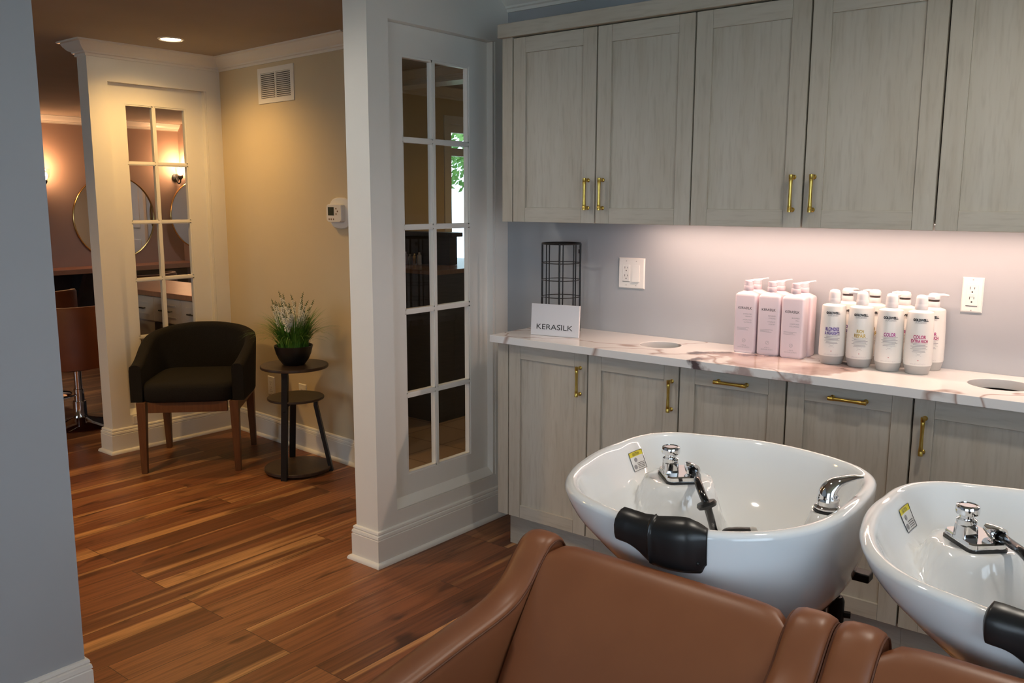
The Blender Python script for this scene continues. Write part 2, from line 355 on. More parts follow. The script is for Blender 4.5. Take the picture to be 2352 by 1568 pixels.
mb = MB(); mb.box(-7.4, -2.5, 0.42, 3.2, -0.1, 0.0); struct(mb.build('floor_salon', 'wood_floor'))
mb = MB(); mb.box(-2.5, 0.0, 0.42, 4.35, -0.1, 0.0); struct(mb.build('floor_tiled', 'tile_floor'))
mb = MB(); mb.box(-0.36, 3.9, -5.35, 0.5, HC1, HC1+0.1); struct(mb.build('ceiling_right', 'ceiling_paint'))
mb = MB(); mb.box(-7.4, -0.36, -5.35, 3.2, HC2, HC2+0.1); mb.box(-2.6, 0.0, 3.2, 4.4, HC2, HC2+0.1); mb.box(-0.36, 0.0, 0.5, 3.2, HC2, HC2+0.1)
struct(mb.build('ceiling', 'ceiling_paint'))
wall('wall_back', 'paint_grey', XP, 3.8, YW, YW+0.15)
# beige wall behind the dark chair, slightly out of square
def oblique(name, mat, a, b2, th, z0, z1):
    d = (Vector(b2)-Vector(a)).normalized(); n = Vector((-d.y, d.x))*th; mb = MB()
    q = [Vector(a), Vector(b2), Vector(b2)+n, Vector(a)+n]
    lo = [mb.v((p.x, p.y, z0)) for p in q]; hi = [mb.v((p.x, p.y, z1)) for p in q]
    mb.face(lo[::-1]); mb.face(hi)
    for i in range(4): mb.face([lo[i], lo[(i+1) % 4], hi[(i+1) % 4], hi[i]])
    return struct(mb.build(name, mat))
oblique('wall_beige', 'paint_beige', (X2-0.05, 0.456+0.003), TAN1, 0.12, 0, 2.45)
wall('wall_left', 'paint_grey', -0.347, -0.2168, -5.2, -1.6754)
wall_open('wall_front', 'paint_grey', 'x', -5.35, -5.2, -7.2, 3.8, [(-4.6, -2.6, 0.6, 2.05), (1.0, 3.2, 0.6, 2.1)])
wall_open('wall_right', 'paint_grey', 'y', 3.8, 3.95, -5.35, 0.5, [(-3.9, -1.7, 0.6, 2.1)])
wall('wall_salon', 'salon_wall', -7.35, -7.2, -5.35, 3.2)
wall('wall_salon_end', 'salon_blue', -7.2, -4.6, 3.1, 3.25)
wall('wall_courtyard', 'paint_beige', -4.6, -4.48, 2.1, 3.25)
wall('wall_salon_side', 'paint_beige', -4.48, -2.65, 2.1, 2.22)
wall_open('wall_tiled_room_left', 'paint_beige', 'y', -2.65, -2.53, 0.58, 4.2, [(2.38, 3.5, 0.0, 2.06)])
wall('wall_tiled_room_end', 'paint_beige', -2.65, -0.2, 4.2, 4.35)
wall('wall_tiled_room_right', 'paint_beige', -0.2895, -0.17, 0.501, 4.2)

CROWN = [(0, -0.078), (0.008, -0.078), (0.010, -0.066), (0.018, -0.062), (0.020, -0.054), (0.034, -0.046), (0.050, -0.028), (0.058, -0.012), (0.060, -0.010), (0.072, -0.008), (0.074, 0.0), (0, 0.0)]
BASE = [(0, 0), (0.030, 0), (0.030, 0.006), (0.026, 0.014), (0.017, 0.019), (0.015, 0.019), (0.015, 0.108), (0.012, 0.110), (0.012, 0.113), (0.015, 0.115), (0.013, 0.126), (0.009, 0.128), (0.009, 0.131), (0.011, 0.134), (0.009, 0.141), (0.004, 0.144), (0, 0.144)]
mb = MB(); mb.sweep([(3.8, YW), (XP, YW)], [(o, z) for o, z in CROWN], z0=HC1-0.010); struct(mb.build('trim_1', 'trim_white'))
mb = MB(); mb.sweep([TAN1, (X2, 0.456), (X2, Y2E), (X2L, Y2E), (X2L, 0.5)], CROWN, z0=HC2); struct(mb.build('trim_2', 'trim_white'))
mb = MB(); mb.sweep([TAN1, (X2, 0.456), (X2, Y2E), (X2L, Y2E), (X2L, 0.5)], BASE); struct(mb.build('baseboard_beige', 'trim_white'))
mb = MB(); mb.sweep([(XP, YW), (XP, YE), (XPL, YE), (XPL, YW)], BASE); struct(mb.build('baseboard_partition', 'trim_white'))
mb = MB(); mb.sweep([(-0.2168, -5.2), (-0.2168, -1.6754), (-0.347, -1.6754), (-0.347, -5.2)][::-1], BASE); struct(mb.build('baseboard_left', 'trim_white'))
mb = MB(); mb.sweep([(-7.2, 3.1), (-7.2, -5.2)], CROWN, z0=HC2); struct(mb.build('trim_3', 'trim_white'))
mb = MB(); mb.sweep([(-2.53, 4.2), (-2.53, 0.62)], CROWN, z0=HC2); struct(mb.build('trim_4', 'trim_white'))
# beam with crown in the tiled room
mb = MB(); mb.box(-2.53, -0.29, 1.56, 1.74, 2.215, 2.31); mb.sweep([(-0.29, 1.56), (-2.53, 1.56)], [(o, z*0.9) for o, z in CROWN], z0=HC2); struct(mb.build('trim_5', 'trim_white'))
mb = MB(); mb.sweep([(3.8, -5.2), (3.8, 0.35)], BASE); struct(mb.build('baseboard_right', 'trim_white'))

def partition(pname, wname, x0, x1, y0, y1, ry0, ry1, rz0, rz1, gy0, gy1, gz0, gz1, vy, hz, rec, hgt):
    """free-standing panel wall with a recessed ten-light sash; x1 is the face towards the camera"""
    mb = MB(); mb.box(x0, x1, y0, ry0, 0, hgt); mb.box(x0, x1, ry1, y1, 0, hgt)
    mb.box(x0, x1, ry0, ry1, rz1, hgt); mb.box(x0, x1, ry0, ry1, 0, rz0); struct(mb.build(pname, 'trim_white'))
    mb = MB(); b2 = x1-rec; a = b2-0.030
    e = 0.001
    mb.box(a, b2, ry0+e, gy0, rz0+e, rz1-e); mb.box(a, b2, gy1, ry1-e, rz0+e, rz1-e); mb.box(a, b2, gy0, gy1, gz1, rz1-e); mb.box(a, b2, gy0, gy1, rz0+e, gz0)
    # stepped moulding at the far jamb and sloping sill inside the recess
    for xx0, xx1 in ((b2-0.001, x1-0.003), (x0+0.003, a+0.001)):
        mb.box(xx0, xx1, ry1-0.014, ry1-e, rz0+e, rz1-e)
    q = [(b2-0.001, rz0+0.035), (x1-0.002, rz0+0.004), (x1-0.002, rz0+e), (b2-0.001, rz0+e)]
    mb.grid([[(x, y, z) for x, z in q] for y in (ry0+e, ry1-0.015)], closed_u=True, smooth=False, cap0=True, cap1=True)
    o = struct(mb.build(wname, 'trim_white'))
    xm = (a+b2)/2; mb = MB()
    def bar(y0_, y1_, z0_, z1_, vert):
        for k in ((0.011, 0.012), (0.006, (b2-a)/2-0.001)):
            hw, hd = k
            if vert: mb.box(xm-hd, xm+hd, (y0_+y1_)/2-hw, (y0_+y1_)/2+hw, z0_, z1_)
            else: mb.box(xm-hd, xm+hd, y0_, y1_, (z0_+z1_)/2-hw, (z0_+z1_)/2+hw)
    bar(vy, vy, gz0, gz1, True)
    for z in hz:
        bar(gy0, vy-0.006, z, z, False); bar(vy+0.006, gy1, z, z, False)
    # glazing beads round the opening
    for (ya, yb, za, zb) in ((gy0, gy0+0.008, gz0, gz1), (gy1-0.008, gy1, gz0, gz1), (gy0+0.008, gy1-0.008, gz1-0.008, gz1), (gy0+0.008, gy1-0.008, gz0, gz0+0.008)):
        mb.box(xm-0.012, xm+0.012, ya, yb, za, zb)
    mb.build('muntins', 'trim_white', o)
    mb = MB(); mb.box(xm-0.002, xm+0.002, gy0+0.004, gy1-0.004, gz0+0.004, gz1-0.004); mb.build('pane', 'pane_glass', o)
partition('wall_partition_near', 'window_1', XPL, XP, YE, YW+0.149, -0.3621, 0.2633, 0.2021, 2.125, -0.2616, 0.1344, 0.3233, 2.0104, -0.0816, (1.690, 1.347, 1.006, 0.659), 0.036, 2.5)
partition('wall_partition_far', 'window_2', X2L, X2, Y2E, 0.52, -0.2476, 0.3593, 0.2048, 2.0987, -0.1420, 0.2350, 0.31, 1.988, 0.034, (1.660, 1.3245, 0.990, 0.652), 0.034, 2.295)
# windows behind the camera
def ext_window(name, axis, p, a0, a1, z0, z1, nv):
    mb = MB()
    def bx(u0, u1, za, zb, d=0.03):
        if axis == 'x': mb.box(u0, u1, p-d, p+d, za, zb)
        else: mb.box(p-d, p+d, u0, u1, za, zb)
    bx(a0, a0+0.05, z0, z1); bx(a1-0.05, a1, z0, z1); bx(a0+.05, a1-.05, z0, z0+0.05); bx(a0+.05, a1-.05, z1-0.05, z1)
    for k in range(1, nv): u = a0+(a1-a0)*k/nv; bx(u-0.02, u+0.02, z0+.05, z1-.05, 0.02)
    o = struct(mb.build(name, 'trim_white'))
    mb = MB(); d = 0.003
    if axis == 'x': mb.box(a0+.05, a1-.05, p-d, p+d, z0+.05, z1-.05)
    else: mb.box(p-d, p+d, a0+.05, a1-.05, z0+.05, z1-.05)
    mb.build('pane', 'pane_glass', o)
ext_window('window_3', 'x', -5.28, -4.6, -2.6, 0.6, 2.05, 2)
ext_window('window_4', 'x', -5.28, 1.0, 3.2, 0.6, 2.1, 2)
ext_window('window_5', 'y', 3.88, -3.9, -1.7, 0.6, 2.1, 2)
mb = MB(); mb.box(-5.95, -5.30, 3.06, 3.099, 0, 2.05); mb.box(-5.85, -5.40, 3.05, 3.0599, 1.1, 1.9); mb.box(-5.85, -5.40, 3.05, 3.0599, 0.15, 0.95); struct(mb.build('door_2', 'trim_white', bevel=.004))
pl_ = area('daylight_tiled_room', (-2.56, 2.94, 1.1), (0, -PI/2, 0), 1.85, 1.0, 9, (0.85, 0.93, 1.0)); pl_.data.cycles.is_portal = True
# glazed door in the tiled room
mb = MB(); mb.box(-2.66, -2.52, 2.32, 2.38, 0, 2.10); mb.box(-2.66, -2.52, 3.5, 3.56, 0, 2.10); mb.box(-2.66, -2.52, 2.38, 3.5, 2.04, 2.10)
mb.box(-2.62, -2.58, 2.38, 2.46, 0, 2.04); mb.box(-2.62, -2.58, 3.42, 3.5, 0, 2.04); mb.box(-2.62, -2.58, 2.46, 3.42, 1.80, 1.86); mb.box(-2.62, -2.58, 2.46, 3.42, 1.98, 2.04); mb.box(-2.62, -2.58, 2.46, 3.42, 0, 0.2)
o = struct(mb.build('door_1', 'trim_white')); mb = MB(); mb.box(-2.603, -2.597, 2.46, 3.42, 0.2, 1.98); mb.build('pane', 'pane_glass', o)
# outdoors seen through the glazed door
mb = MB(); mb.box(-14, 8, -14, 14, -0.35, -0.12); struct(mb.build('ground', 'grass'))

# ================================================================ LIGHT FITTINGS
def downlight(loc, label, power, color, vis=True, ang=150, aim=None):
    t = thing('recessed_downlight', label, 'ceiling light', loc)
    mb = MB(); mb.lathe([(0.048, -0.001), (0.062, -0.006), (0.068, -0.002), (0.068, 0.0)], seg=32, cap0=False, cap1=False); mb.build('trim_ring', 'trim_white', t)
    mb = MB(); mb.lathe([(0.0005, 0.0), (0.050, -0.003), (0.050, 0.0)], seg=32, cap0=False, cap1=False); mb.build('lens', 'lamp_warm', t)
    s = spot('spot_lamp', (0, 0, -0.02), power, color, ang, 0.9, 0.05, target=(Vector(aim)-Vector(loc)) if aim else None); s.parent = t
    return t
downlight((-2.25, -0.088, HC2), 'glowing round recessed light in the ceiling above the dark armchair', 42, WARM)
downlight((-1.55, -1.75, HC2), 'recessed ceiling light over the wooden floor, nearer the camera than the one above the armchair', 98, WARM)
downlight((-3.4, -2.2, HC2), 'recessed ceiling light over the floor to the left, beyond the grey wall end', 14, WARM)
downlight((-5.6, 2.1, HC2), 'added unseen lamp at the far end of the salon, lighting the mirrored wall', 22, (0.85, 0.92, 1.0))  # unseen lamp added to light the wall the round mirrors reflect
downlight((-1.4, 2.4, HC2), 'added unseen lamp brightening the tiled room behind the window partition', 14, WARM)  # lamp added to brighten the room behind the glass panes
downlight((1.95, -0.75, HC1), 'recessed ceiling light above the two white shampoo basins', 33, NEUT, ang=160)
downlight((-0.62, -1.62, HC2), 'added unseen spotlight just beyond the grey wall end, brightening the edge of the partition', 29, NEUT, ang=78, aim=(-0.35, -0.47, 1.25))  # aimed spot added to brighten the end face of the near partition
downlight((0.95, -1.25, HC1), 'recessed ceiling light over the floor between the partition and the nearer basin', 15, NEUT, ang=160)

# ================================================================ CABINETS
YB, YU, CT = 0.0, 0.0284, 0.914
def door_mesh(w_, h_, name, parent, x, y, z, st=0.059, th=0.02, rail_b=0.057):
    """shaker door: flat stiles and rails round a recessed grained panel; x,y,z is the lower left front corner"""
    mb = MB((0, 0, 0)); g = 0.0029
    x0, x1, z0, z1 = g, w_-g, 0, h_
    ch = 0.002
    mb.box(x0, x0+st, 0, th, z0, z1, 0); mb.box(x1-st, x1, 0, th, z0, z1, 0)
    mb.box(x0+st+.0002, x1-st-.0002, 0, th, z0, z0+rail_b, 1); mb.box(x0+st+.0002, x1-st-.0002, 0, th, z1-st, z1, 1)
    mb.box(x0+st-.004, x1-st+.004, 0.009, th-.003, z0+rail_b-.004, z1-st+.004, 0)
    o = mb.build(name, ['cab_v', 'cab_h'], parent, bevel=0.0012, segs=1); o.location = (x, y, z); return o
def handle_mesh(parent, x, z, vertical=True, ln=0.118):
    mb = MB(); h = ln/2
    prof = [(0.0055, -h), (0.0068, -h+.001), (0.0068, -h+.014), (0.0062, -h+.015), (0.0066, -h+.016), (0.0058, -h*.55), (0.0050, 0), (0.0058, h*.55), (0.0066, h-.016), (0.0062, h-.015), (0.0068, h-.014), (0.0068, h-.001), (0.0055, h)]
    ax = (0, 0, 1) if vertical else (1, 0, 0)
    mb.lathe(prof, (0, -0.026, 0), 20, axis=None if vertical else ax)
    for s in (-1, 1):
        c = Vector(ax)*(s*(h-0.008)); mb.lathe([(0.0045, 0), (0.0045, 0.020), (0.0075, 0.023), (0.0075, 0.0262)], c+Vector((0, -0.0262, 0)), 16, axis=(0, 1, 0))
    o = mb.build('handle', 'brass', parent); o.location = (x, 0, z); return o
WU = 0.3924
desc = ['wall cabinet nearest the window partition, above the wire rack, two doors with paired brass pulls',
        'middle wall cabinet, above the pink bottles, two doors with brass pulls meeting at the centre',
        'wall cabinet at the right edge of the picture, only its left door in view']
ZU0, ZU1 = 1.3701, 2.0752
for k in range(3):
    x = -0.0024+2*k*WU
    t = thing('wall_cabinet', desc[k], 'cabinet', (x, YU, ZU0), 0, None)
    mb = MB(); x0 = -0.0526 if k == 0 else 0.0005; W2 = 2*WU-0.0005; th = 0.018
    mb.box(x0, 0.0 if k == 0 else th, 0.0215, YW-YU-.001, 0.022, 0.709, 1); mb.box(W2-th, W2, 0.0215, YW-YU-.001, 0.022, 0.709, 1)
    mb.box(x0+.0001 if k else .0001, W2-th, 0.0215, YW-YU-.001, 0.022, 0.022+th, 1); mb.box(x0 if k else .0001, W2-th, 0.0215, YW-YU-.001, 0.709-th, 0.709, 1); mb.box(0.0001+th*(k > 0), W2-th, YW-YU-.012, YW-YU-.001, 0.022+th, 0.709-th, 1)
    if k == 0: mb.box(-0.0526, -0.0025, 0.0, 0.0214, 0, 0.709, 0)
    mb.build('cabinet_box', ['cab_v', 'carcass_shade'], t)
    for d in range(2):
        dr = door_mesh(WU, ZU1-ZU0, 'door', t, d*WU, 0, 0)
        handle_mesh(dr, WU-0.0305 if d == 0 else 0.0345, 0.108)
mb = MB((0, 0, 2.0795)); mb.box(-0.066, 2.36, 0.010, YU+0.04, 2.0795, 2.131)
tag(mb.build('cabinet_top_rail', 'cab_h', bevel=0.001, segs=1), 'greige wood top rail running above the wall cabinet doors', 'trim board')
# under-cabinet light strip
t = thing('under_cabinet_light', 'thin strip light fixed beneath the wall cabinets, washing the wall pink', 'light strip', (1.40, 0.205, 1.3921))
mb = MB(); mb.box(-0.95, 0.95, -0.014, 0.014, -0.008, -0.0005); mb.build('housing', 'plate_white', t)
mb = MB(); mb.box(-0.94, 0.94, -0.009, 0.009, -0.0095, -0.0082); mb.build('diffuser', 'lamp_led', t)
l = area('strip_lamp', (0, 0, -0.012), (0, 0, 0), 1.86, 0.018, 7.6, (1.0, 0.67, 0.51)); l.parent = t

WB = 0.3889; ZB0, ZB1 = 0.1494, 0.879
bdesc = ['base cabinet beside the window partition, vertical brass pull near its right edge',
         'base cabinet second from the partition, under the left round counter hole, vertical brass pull',
         'narrow base cabinet with a horizontal brass pull, behind the left end of the front basin',
         'base cabinet with a horizontal brass pull, under the white shampoo bottles',
         'base cabinet at the right edge, vertical brass pull on its left side']
for k in range(5):
    x = k*WB; n = 2 if k == 4 else 1
    t = thing('base_cabinet', bdesc[k], 'cabinet', (x, YB, 0.0))
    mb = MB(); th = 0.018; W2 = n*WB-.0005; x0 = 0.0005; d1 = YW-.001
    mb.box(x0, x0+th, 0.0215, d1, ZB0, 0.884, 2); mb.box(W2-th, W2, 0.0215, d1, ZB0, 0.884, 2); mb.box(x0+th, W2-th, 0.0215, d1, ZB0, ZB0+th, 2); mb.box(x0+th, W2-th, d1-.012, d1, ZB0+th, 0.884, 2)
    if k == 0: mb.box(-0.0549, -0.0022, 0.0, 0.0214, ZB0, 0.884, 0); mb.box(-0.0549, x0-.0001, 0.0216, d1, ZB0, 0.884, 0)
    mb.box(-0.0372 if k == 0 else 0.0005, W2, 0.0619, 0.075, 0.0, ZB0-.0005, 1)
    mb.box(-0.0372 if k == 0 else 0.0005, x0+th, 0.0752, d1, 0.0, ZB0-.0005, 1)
    mb.build('cabinet_box', ['cab_v', 'cab_h', 'carcass_shade'], t)
    for d in range(n):
        dr = door_mesh(WB, ZB1-ZB0, 'door', t, d*WB, 0, ZB0, st=0.0575, rail_b=0.054)
        if k in (0, 1): handle_mesh(dr, 0.356 if k == 0 else 0.361, 0.770-ZB0)
        elif k in (2, 3): handle_mesh(dr, 0.202, 0.845-ZB0, False)
        else: handle_mesh(dr, 0.036 if d == 0 else WB-.036, 0.769-ZB0)
# countertop with two round openings
def countertop():
    mb = MB((0.9, 0.15, 0.885)); bm = mb.bm; z1, z0 = CT, 0.8847
    outer = [(-0.062, -0.0467), (2.40, -0.0467), (2.40, YW), (-0.062, YW)]
    holes = [(0.600, 0.180, 0.077), (1.752, 0.180, 0.090)]
    edges = []; rings = []
    def ring(pts):
        vs = [mb.v((x, y, z1)) for x, y in pts]; es = [bm.edges.new((vs[i], vs[(i+1) % len(vs)])) for i in range(len(vs))]; edges.extend(es); rings.append(vs)
    ring(outer)
    for cx, cy, r in holes: ring([(cx+r*math.cos(2*PI*i/48), cy+r*math.sin(2*PI*i/48)) for i in range(48)])
    g = bmesh.ops.triangle_fill(bm, edges=edges, use_beauty=True, use_dissolve=False)
    top = [f for f in bm.faces]
    low = {}
    for rg in rings:
        lv = [bm.verts.new(v.co-Vector((0, 0, z1-z0))) for v in rg]
        for a, b2 in zip(rg, lv): low[a] = b2
        for i in range(len(rg)): mb.face([rg[i], rg[(i+1) % len(rg)], lv[(i+1) % len(rg)], lv[i]])
    for f in top: mb.face([low[v] for v in reversed(f.verts)])
    o = mb.build('countertop', 'marble', bevel=0.002)
    return tag(o, 'white marble countertop with brown and mauve veins and two round holes', 'countertop')
countertop()

# ================================================================ THINGS ON THE COUNTER
# wire rack
t = thing('wire_rack', 'black cylindrical wire rack standing behind the small white sign', 'rack', (0.092, 0.235, CT), 0.9)
mb = MB(); R0 = 0.079; Hh = 0.368
def ringpts(r, z, n=40): return [(r*math.cos(2*PI*k/n), r*math.sin(2*PI*k/n), z) for k in range(n+1)]
for z in (0.004, 0.075, 0.145, 0.215, 0.285): mb.tube(ringpts(R0+.001, z), 0.0018, 6, cap=False)
for k in range(8):
    a = 2*PI*k/8+0.25; rr = 0.0042 if k in (0, 4, 6) else 0.0027
    mb.tube([(R0*math.cos(a), R0*math.sin(a), 0.0), (R0*math.cos(a), R0*math.sin(a), Hh-.003)], rr, 8)
mb.build('wires', 'black_metal', t)
mb = MB(); mb.tube(ringpts(R0, Hh-.003), 0.004, 8, cap=False); mb.build('top_rim', 'black_metal', t)
mb = MB(); mb.box(R0-.004, R0+.006, -.006, .006, Hh-.045, Hh-.028); mb.build('clip', 'black_metal', t, bevel=.001); kids(t)[-1].rotation_euler = (0, 0, -0.62)
# sign
sg = thing('brand_sign', 'small white glossy sign block with a black brand name, in front of the wire rack', 'sign', (0.166, 0.092, CT), 0.19)
mb = MB(); q = Matrix.Rotation(math.radians(-4), 4, 'X')
mb.box(-0.106, 0.106, -0.006, 0.006, 0.0005, 0.128, mat=q); mb.build('sign_block', 'acrylic_sign', sg, bevel=0.001)
mb = MB()
tv = text_verts('KERASILK', 0.03, 0.0, wd=0.160); 
def sf(x, y): 
    p = q @ Vector((x, -0.0064, y+0.026)); return p
put_text(mb, tv, sf)
bx0 = q @ Vector((0.022, -0.0064, 0.026+0.0205))
mb.box(0.0165, 0.0335, -0.0066, -0.0061, 0.0463, 0.0478, mat=q)
mb.build('lettering', 'ink_black', sg)

# pink bottles
def kerasilk(lines, loc, label, rz=0.0):
    t = thing('shampoo_bottle', label, 'bottle', loc, rz, None)
    W_, D_, Hb = 0.080, 0.052, 0.210
    mb = MB(); secs = []
    for z, w2, d2, r in ((0.0, .074, .046, .010), (0.004, .079, .051, .010), (0.010, W_, D_, .009), (0.100, W_, D_, .009), (Hb-.006, W_, D_, .009), (Hb, .078, .050, .010), (Hb+.004, .070, .044, .012), (Hb+.013, .034, .030, .013), (Hb+.015, .028, .028, .0139)):
        secs.append([(x, y, z) for x, y in rrect(w2, d2, r)])
    mb.grid(secs, closed_u=True, cap0=True, cap1=True); mb.build('bottle_body', 'pink_plastic', t, angle=50)
    mb = MB(); z = Hb+.0145
    mb.lathe([(.0155, z), (.0165, z+.001), (.0165, z+.016), (.0155, z+.0175), (.0140, z+.0175), (.0140, z+.0185), (.0155, z+.019), (.0152, z+.031)], seg=28, cap1=False)
    a = [(0.0, .0152), (0.010, .0142), (0.020, .0095), (0.030, .0055), (0.038, .0042)]
    # head slopes up into a thin flat spout
    rows = []
    for s, hw in [(-.0152, .004), (-.012, .0105), (-.004, .0148)]+[(s+.004, h) for s, h in a]:
        zt = z+.036+max(s, 0)*0.12; zb = z+.031 if s < .012 else z+.0345+s*0.10
        if s > .036: zb = zt-.004
        rows.append([(-hw, s, zb), (-hw*.9, s, zt-.001), (-hw*.5, s, zt), (hw*.5, s, zt), (hw*.9, s, zt-.001), (hw, s, zb)])
    rot = Matrix.Rotation(-0.75, 4, 'Z')
    rows = [[rot @ Vector(p) for p in r] for r in rows]
    mb.grid(rows, closed_u=True, cap0=True, cap1=True)
    mb.build('pump', 'pink_plastic', t, angle=45)
    mb = MB(); y = -D_/2-.0003
    put_text(mb, text_verts('KERASILK', .0125, 0.0001, wd=.050), lambda a, b2: (a, y, b2+.158), 0)
    mb.box(.0055, .0105, y-.0001, y+.0001, .1645, .1651, 0)
    zz = .139
    for i, ln_ in enumerate(lines[:4]):
        put_text(mb, text_verts(ln_, .0062, 0, align='RIGHT'), lambda a, b2, zz=zz: (a+.026, y, b2+zz), 1); zz -= .0085 if i != 1 else .0125
    for i in range(3): mb.box(-.028, -.028+(.046, .034, .042)[i], y-.0001, y+.0001, .091-i*.004, .092-i*.004, 1)
    mb.build('printed_label', ['ink_black', 'ink_grey'], t); mb = MB()
    mb.tube([(.006*math.cos(2*PI*k/20), y, .045+.006*math.sin(2*PI*k/20)) for k in range(21)], .0004, 4, 1)
    mb.tube([(-.003, y, .042), (.003, y, .047), (0, y, .049)], .0004, 4, 1)
    put_text(mb, text_verts('e 750 mL', .0052, 0), lambda a, b2: (a, y, b2+.026), 1)
    put_text(mb, text_verts('25.3 FL.OZ. IE.MOTY', .0052, 0, wd=.044), lambda a, b2: (a, y, b2+.019), 1)
    mb.build('volume_text', ['ink_black', 'ink_grey'], t)
    return t
KP = [(0.917, 0.262), (1.005, 0.262), (1.093, 0.256)]
KL = [('HYDRATED', 'VIBRANT', 'HYDRATED', 'ULTIMATE'), ('REPAIRED', 'STRONG', 'HYDRATE', 'FORTIFY'), ('BODIFIED', 'FULL', 'COMPOSED', 'VOLUMIZED')]
kd = ['pale pink pump bottle, leftmost in the front row of pink bottles', 'pale pink pump bottle, middle of the front row of pink bottles', 'pale pink pump bottle in the front row, nearest the round white bottles']
kb = ['pale pink pump bottle against the wall behind the leftmost pink bottle', 'pale pink pump bottle against the wall behind the middle pink bottle', 'pale pink pump bottle against the wall behind the right pink bottle, its side showing']
for i in range(3):
    k0 = kerasilk(KL[i], (KP[i][0], KP[i][1]-.022, CT), kd[i], 0.03)
    copy_tree(k0, (KP[i][0]+.005, KP[i][1]+.040, CT), 0.03, kb[i])

# round white bottles
def goldwell(lines, ink, loc, label, rz=0.30, nozz=2.2, low=False, sub=True):
    t = thing('shampoo_bottle', label, 'bottle', loc, rz)
    Rb = 0.0415; mb = MB()
    prof = [(.030, 0), (.0335, .001), (.0345, .004), (.0405, .026), (.0412, .029)]
    mb.lathe(prof, seg=44, cap1=False, mi=1)
    mb.lathe([(.0412, .029), (Rb+.0008, .033), (Rb+.0006, .080), (Rb-.001, .140), (.0385, .192), (.0370, .1965), (.034, .1985), (.020, .2035), (.0165, .2045), (.0165, .207)], seg=44, cap0=False, mi=0)
    mb.build('bottle_body', ['white_plastic', 'grey_plastic'], t, angle=35)
    mb = MB()
    zb = .2045
    mb.lathe([(.0182, zb), (.0190, zb+.001), (.0190, zb+.015), (.0182, zb+.017), (.0182, zb+.0175)], seg=28, cap1=True)
    if low: mb.lathe([(.0182, zb+.0175), (.0180, zb+.020), (.0176, zb+.034), (.015, zb+.042), (.008, zb+.0455), (.0005, zb+.046)], seg=28, cap1=False)
    else: mb.lathe([(.014, zb+.0235), (.0180, zb+.0245), (.0185, zb+.034), (.016, zb+.041), (.009, zb+.0445), (.0005, zb+.045)], seg=28)
    zn = zb+(.037 if low else .037); d = Vector((math.cos(nozz), math.sin(nozz), 0))
    mb.tube([d*.008+Vector((0, 0, zn)), d*.028+Vector((0, 0, zn+.001)), d*.044+Vector((0, 0, zn-.001))], [.0065, .0055, .0035], 12)
    mb.build('pump', 'cap_plastic', t, angle=50)
    if not low:
        mb = MB(); mb.lathe([(.0165, zb+.017), (.0165, zb+.0245)], seg=24); mb.build('pump_gap', 'dark_gap', t)
    def wrap(a, b2):
        r = (Rb+.0008 if b2 < .08 else Rb+.0006-(b2-.08)*.018 if b2 < .14 else Rb-.0006-(b2-.14)*.040)+.0005
        an = -PI/2+a/Rb; return (r*math.cos(an), r*math.sin(an), b2)
    def bar(x0, x1, z, h, mi):
        n = max(2, int((x1-x0)/.002)); rows = [[wrap(x0+(x1-x0)*k/n, z), wrap(x0+(x1-x0)*k/n, z+h)] for k in range(n+1)]; mb.grid(rows, mi=mi, smooth=False)
    mb = MB()
    put_text(mb, text_verts('GOLDWELL.', .0105, .0006, wd=.0475), lambda a, b2: wrap(a, b2+.171), 0)
    put_text(mb, text_verts('DUALSENSES', .0072, 0, wd=.034), lambda a, b2: wrap(a, b2+.1635), 1)
    IK = ['ink_black', 'ink_grey', ink, 'ink_red', 'ink_pale']; mb.build('brand_lettering', IK, t); mb = MB()
    zt = .128
    for i, (ln_, sz, wd) in enumerate(lines):
        put_text(mb, text_verts(ln_, sz, .00045, wd=wd), lambda a, b2, zz=zt-sz*.8: wrap(a, b2+zz), 2); zt -= sz*.92
    zt -= .0015
    bar(-.025, .025, zt, .0006, 0)
    for i, wd in enumerate((.036, .050, .040)): bar(-wd/2, wd/2, zt-.005-i*.0048, .0016, 1)
    zt -= .018; bar(-.025, .025, zt, .0006, 0)
    for i, wd in enumerate((.034, .038)): bar(-wd/2, wd/2, zt-.005-i*.004, .0013, 1)
    zt -= .0185
    put_text(mb, text_verts('SCALP', .005, 0, wd=.009), lambda a, b2: wrap(a, b2+zt), 1)
    for sx in (-1, 1):
        for sz in (-1, 1): bar(min(sx*.008, sx*.0045), max(sx*.008, sx*.0045), zt+.0018+sz*.0045, .0006, 1)
    mb.build('product_text', IK, t); mb = MB()
    bar(-.0012, .0012, .046, .0025, 3)
    put_text(mb, text_verts('#FILLEDWITHJOY', .0055, 0, wd=.046), lambda a, b2: wrap(a, b2+.0335), 4)
    mb.build('slogan_text', IK, t)
    return t
GP = [(1.234, .212), (1.324, .214), (1.419, .204), (1.507, .209)]
GL = [([('BLONDES', .0155, .044), ('& HIGHLIGHTS', .0135, .048)], 'ink_purple', 'BLONDES'), ([('RICH', .0150, .022), ('REPAIR', .0165, .036)], 'ink_gold', ''), ([('COLOR', .0160, .036)], 'ink_magenta', ''), ([('COLOR', .0150, .037), ('EXTRA RICH', .0135, .050)], 'ink_crimson', '')]
gd = ['round white bottle lettered in purple, front row, next to the pink bottles', 'round white bottle lettered in gold, front row', 'round white bottle with one magenta word, front row', 'round white bottle with two lines of crimson lettering, right end of the front row']
gb = ['white pump bottle behind the purple-lettered bottle', 'white pump bottle behind the gold-lettered bottle, spout turned left', 'white pump bottle behind the one with a single magenta word', 'white pump bottle behind the crimson-lettered one, spout turned right']
